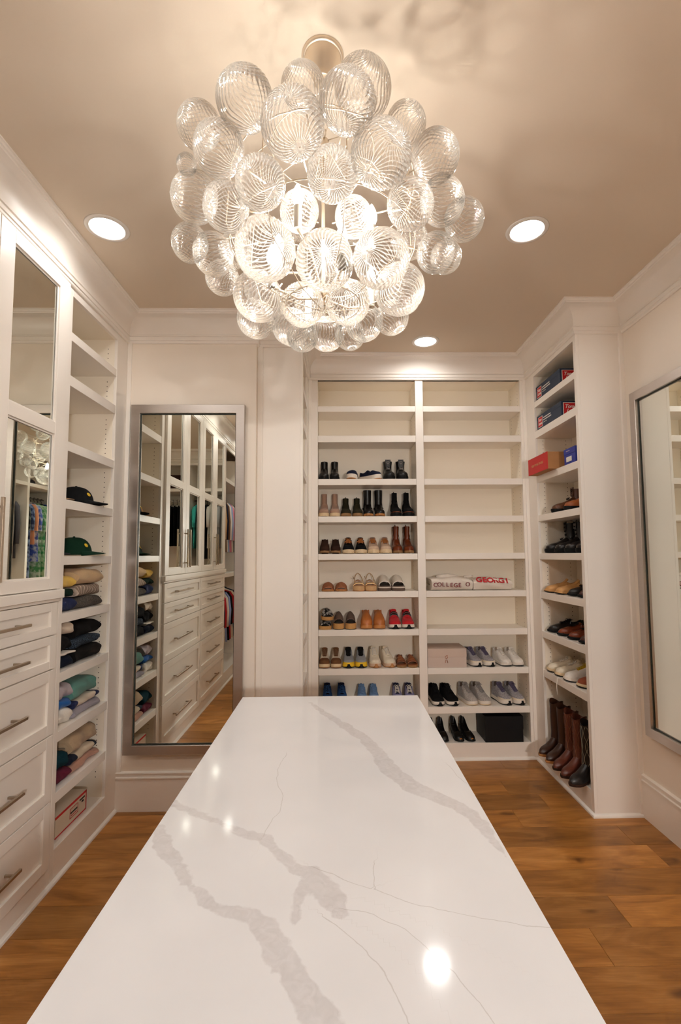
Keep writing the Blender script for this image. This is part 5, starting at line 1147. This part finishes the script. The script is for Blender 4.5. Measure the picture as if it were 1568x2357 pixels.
for i, (n_, c, pt) in enumerate(LL):
    garment(n_ + ' on the lower rod of the left closet', 'garment', G(n_.replace(' ', '_'), c), (-1.76, .22 - i * .125, 1.26), 0, w_=.42, ln=.70 if not pt else .85, sleeve=.42, seed=40 + i, pants=bool(pt))
# rear closet, rod along x
RC = [(-1.36, 'cream cotton shirt', (228, 222, 212)), (-1.27, 'grey marl shirt', (170, 168, 168)), (-1.18, 'white blouse', (234, 228, 220)), (-1.09, 'pale grey cardigan', (190, 186, 184)), (-1.00, 'silver grey shirt', (178, 180, 182)), (-.92, 'white linen shirt', (236, 232, 224)), (-.84, 'soft white shirt', (228, 224, 216)), (-.765, 'charcoal dress', (34, 34, 40)), (-.69, 'black dress', (20, 20, 24)), (-.612, 'turquoise shirt', (60, 190, 180))]
for i, (x, n_, c) in enumerate(RC):
    garment(n_ + ' on the rear closet rod', 'garment', G('r' + n_.replace(' ', '_'), c), (x, -1.33, 2.56), PI / 2, w_=.44, ln=.85 if 'dress' in n_ else .68, sleeve=.3, seed=80 + i)
for i, (x, n_, c, pt) in enumerate([(-.485, 'coral shirt', (226, 120, 140), 0), (-.405, 'black slacks', (14, 14, 15), 1), (-.345, 'pitch black trousers', (12, 12, 13), 1), (-.28, 'black pleated trousers', (14, 13, 14), 1), (-.21, 'black wool trousers', (13, 13, 14), 1), (-.14, 'ink black trousers', (12, 12, 14), 1), (-.06, 'dark grey trousers', (40, 40, 44), 1), (.03, 'navy trousers', (24, 28, 44), 1), (.12, 'khaki trousers', (150, 130, 100), 1)]):
    garment(n_ + ' on the rear closet rod', 'garment', G('q' + n_.replace(' ', '_'), c), (x, -1.33, 2.56), PI / 2, w_=.42, ln=.62 if pt else .7, sleeve=.3, seed=120 + i, pants=bool(pt))
# right closet
for i, (y, n_, c, c2, ln) in enumerate([(-.98, 'royal blue print dress', (20, 90, 190), None, 1.5), (-.89, 'dark green gown', (28, 40, 30), (60, 70, 60), 1.6), (-.80, 'emerald print dress', (60, 150, 100), (190, 220, 190), 1.1), (-.71, 'green and white print dress', (70, 140, 80), (200, 214, 190), 1.5), (-.62, 'blue floral dress', (60, 90, 180), (210, 220, 235), .85), (-.53, 'peach blouse', (222, 150, 110), None, .6), (-.44, 'navy floral dress', (36, 50, 90), (150, 170, 210), 1.4), (-.35, 'black floral dress', (24, 26, 28), (110, 120, 110), 1.4)]):
    garment(n_ + ' on the right closet rod', 'garment', G('t' + n_.replace(' ', '_'), c, c2), (1.72, y, 2.54), 0, w_=.38, ln=ln, sleeve=.35, seed=180 + i)
for i, (y, n_, c, ln) in enumerate([(-.12, 'slate grey jacket', (92, 90, 98), .8), (0.0, 'graphite coat', (60, 58, 64), .9), (.12, 'black blazer', (24, 24, 26), .8), (.25, 'charcoal jumper', (52, 50, 52), .7), (.4, 'taupe jacket', (140, 120, 104), .75)]):
    garment(n_ + ' on the right closet rod', 'garment', G('u' + n_.replace(' ', '_'), c), (1.72, y, 2.54), 0, w_=.38, ln=ln, sleeve=.55, seed=200 + i)
hb = MB().lathe([(.001, 0), (.17, 0), (.172, .006), (.11, .012), (.1, .07), (.07, .1), (.001, .105)], 28).build('sun_hat', fabric('hat_dark', (40, 36, 38)), None, True, loc=(1.72, -.62, 2.711)); tag(hb, 'dark brimmed hat on the right closet shelf', 'hat')
bgx = thing('storage_basket', 'dark woven basket on the rear closet shelf', 'basket', (-.30, -1.34, 2.731))
MB().loft([[(x * k, y * k, z) for x, y in ((-.14, -.12), (.14, -.12), (.14, .12), (-.14, .12))] for k, z in ((.85, 0), (1, .24), (.94, .24), (.8, .02))]).build('basket_body', mat('woven_dark', (60, 36, 30), .9, var=.5, vs=60, bump=1, bs=90), bgx)

# ------------------------------------------------------------------ unseen doorway, hall and pendant added to bring in front fill light
dr = MB()
for q in ((.25, -1.66, 0, .34, -1.62, 2.21), (1.24, -1.66, 0, 1.33, -1.62, 2.21), (.34, -1.66, 2.12, 1.24, -1.62, 2.21)): dr.box(*q)
tag(dr.build('added_doorway', PAINT, bevel=.003), 'cream casing of the added doorway that lets in hall fill light', 'door', kind='structure')
for q, nm, lb in (((.272, -1.62, 0, .30, YC, 3.16), 'wall_entry_left', 'short cream wall left of the added doorway passage'), ((1.42, -1.66, 0, 1.449, YC, 3.16), 'wall_entry_right', 'short cream wall right of the added doorway passage')):
    wall(nm, lb, *q)
pn = thing('fill_pendant', 'added ivory shaded pendant giving fill light from behind the doorway', 'fill lamp', (1.05, -2.2, ZC))
MB().tube([(0, 0, 0), (0, 0, -1.03)], .005, 8).build('cord', CHAMP, pn, True)
MB().lathe([(.001, -1.03), (.05, -1.05), (.05, -1.07), (.001, -1.075)], 16).build('cap', CHAMP, pn, True)
MB().lathe([(.02, -1.075), (.10, -1.10), (.17, -1.17), (.20, -1.26), (.196, -1.26), (.166, -1.175), (.098, -1.106), (.02, -1.081)], 28).build('shade', IVORY, pn, True)
ld = bpy.data.lights.new('hall_fill_lamp', 'POINT'); ld.energy = HALL_FILL_W; ld.color = DOWN_COL; ld.shadow_soft_size = .10  # lamp added to send soft fill through the doorway
lo = bpy.data.objects.new('hall_fill_lamp', ld); COL.objects.link(lo); lo.parent = pn; lo.location = (0, 0, -1.31)
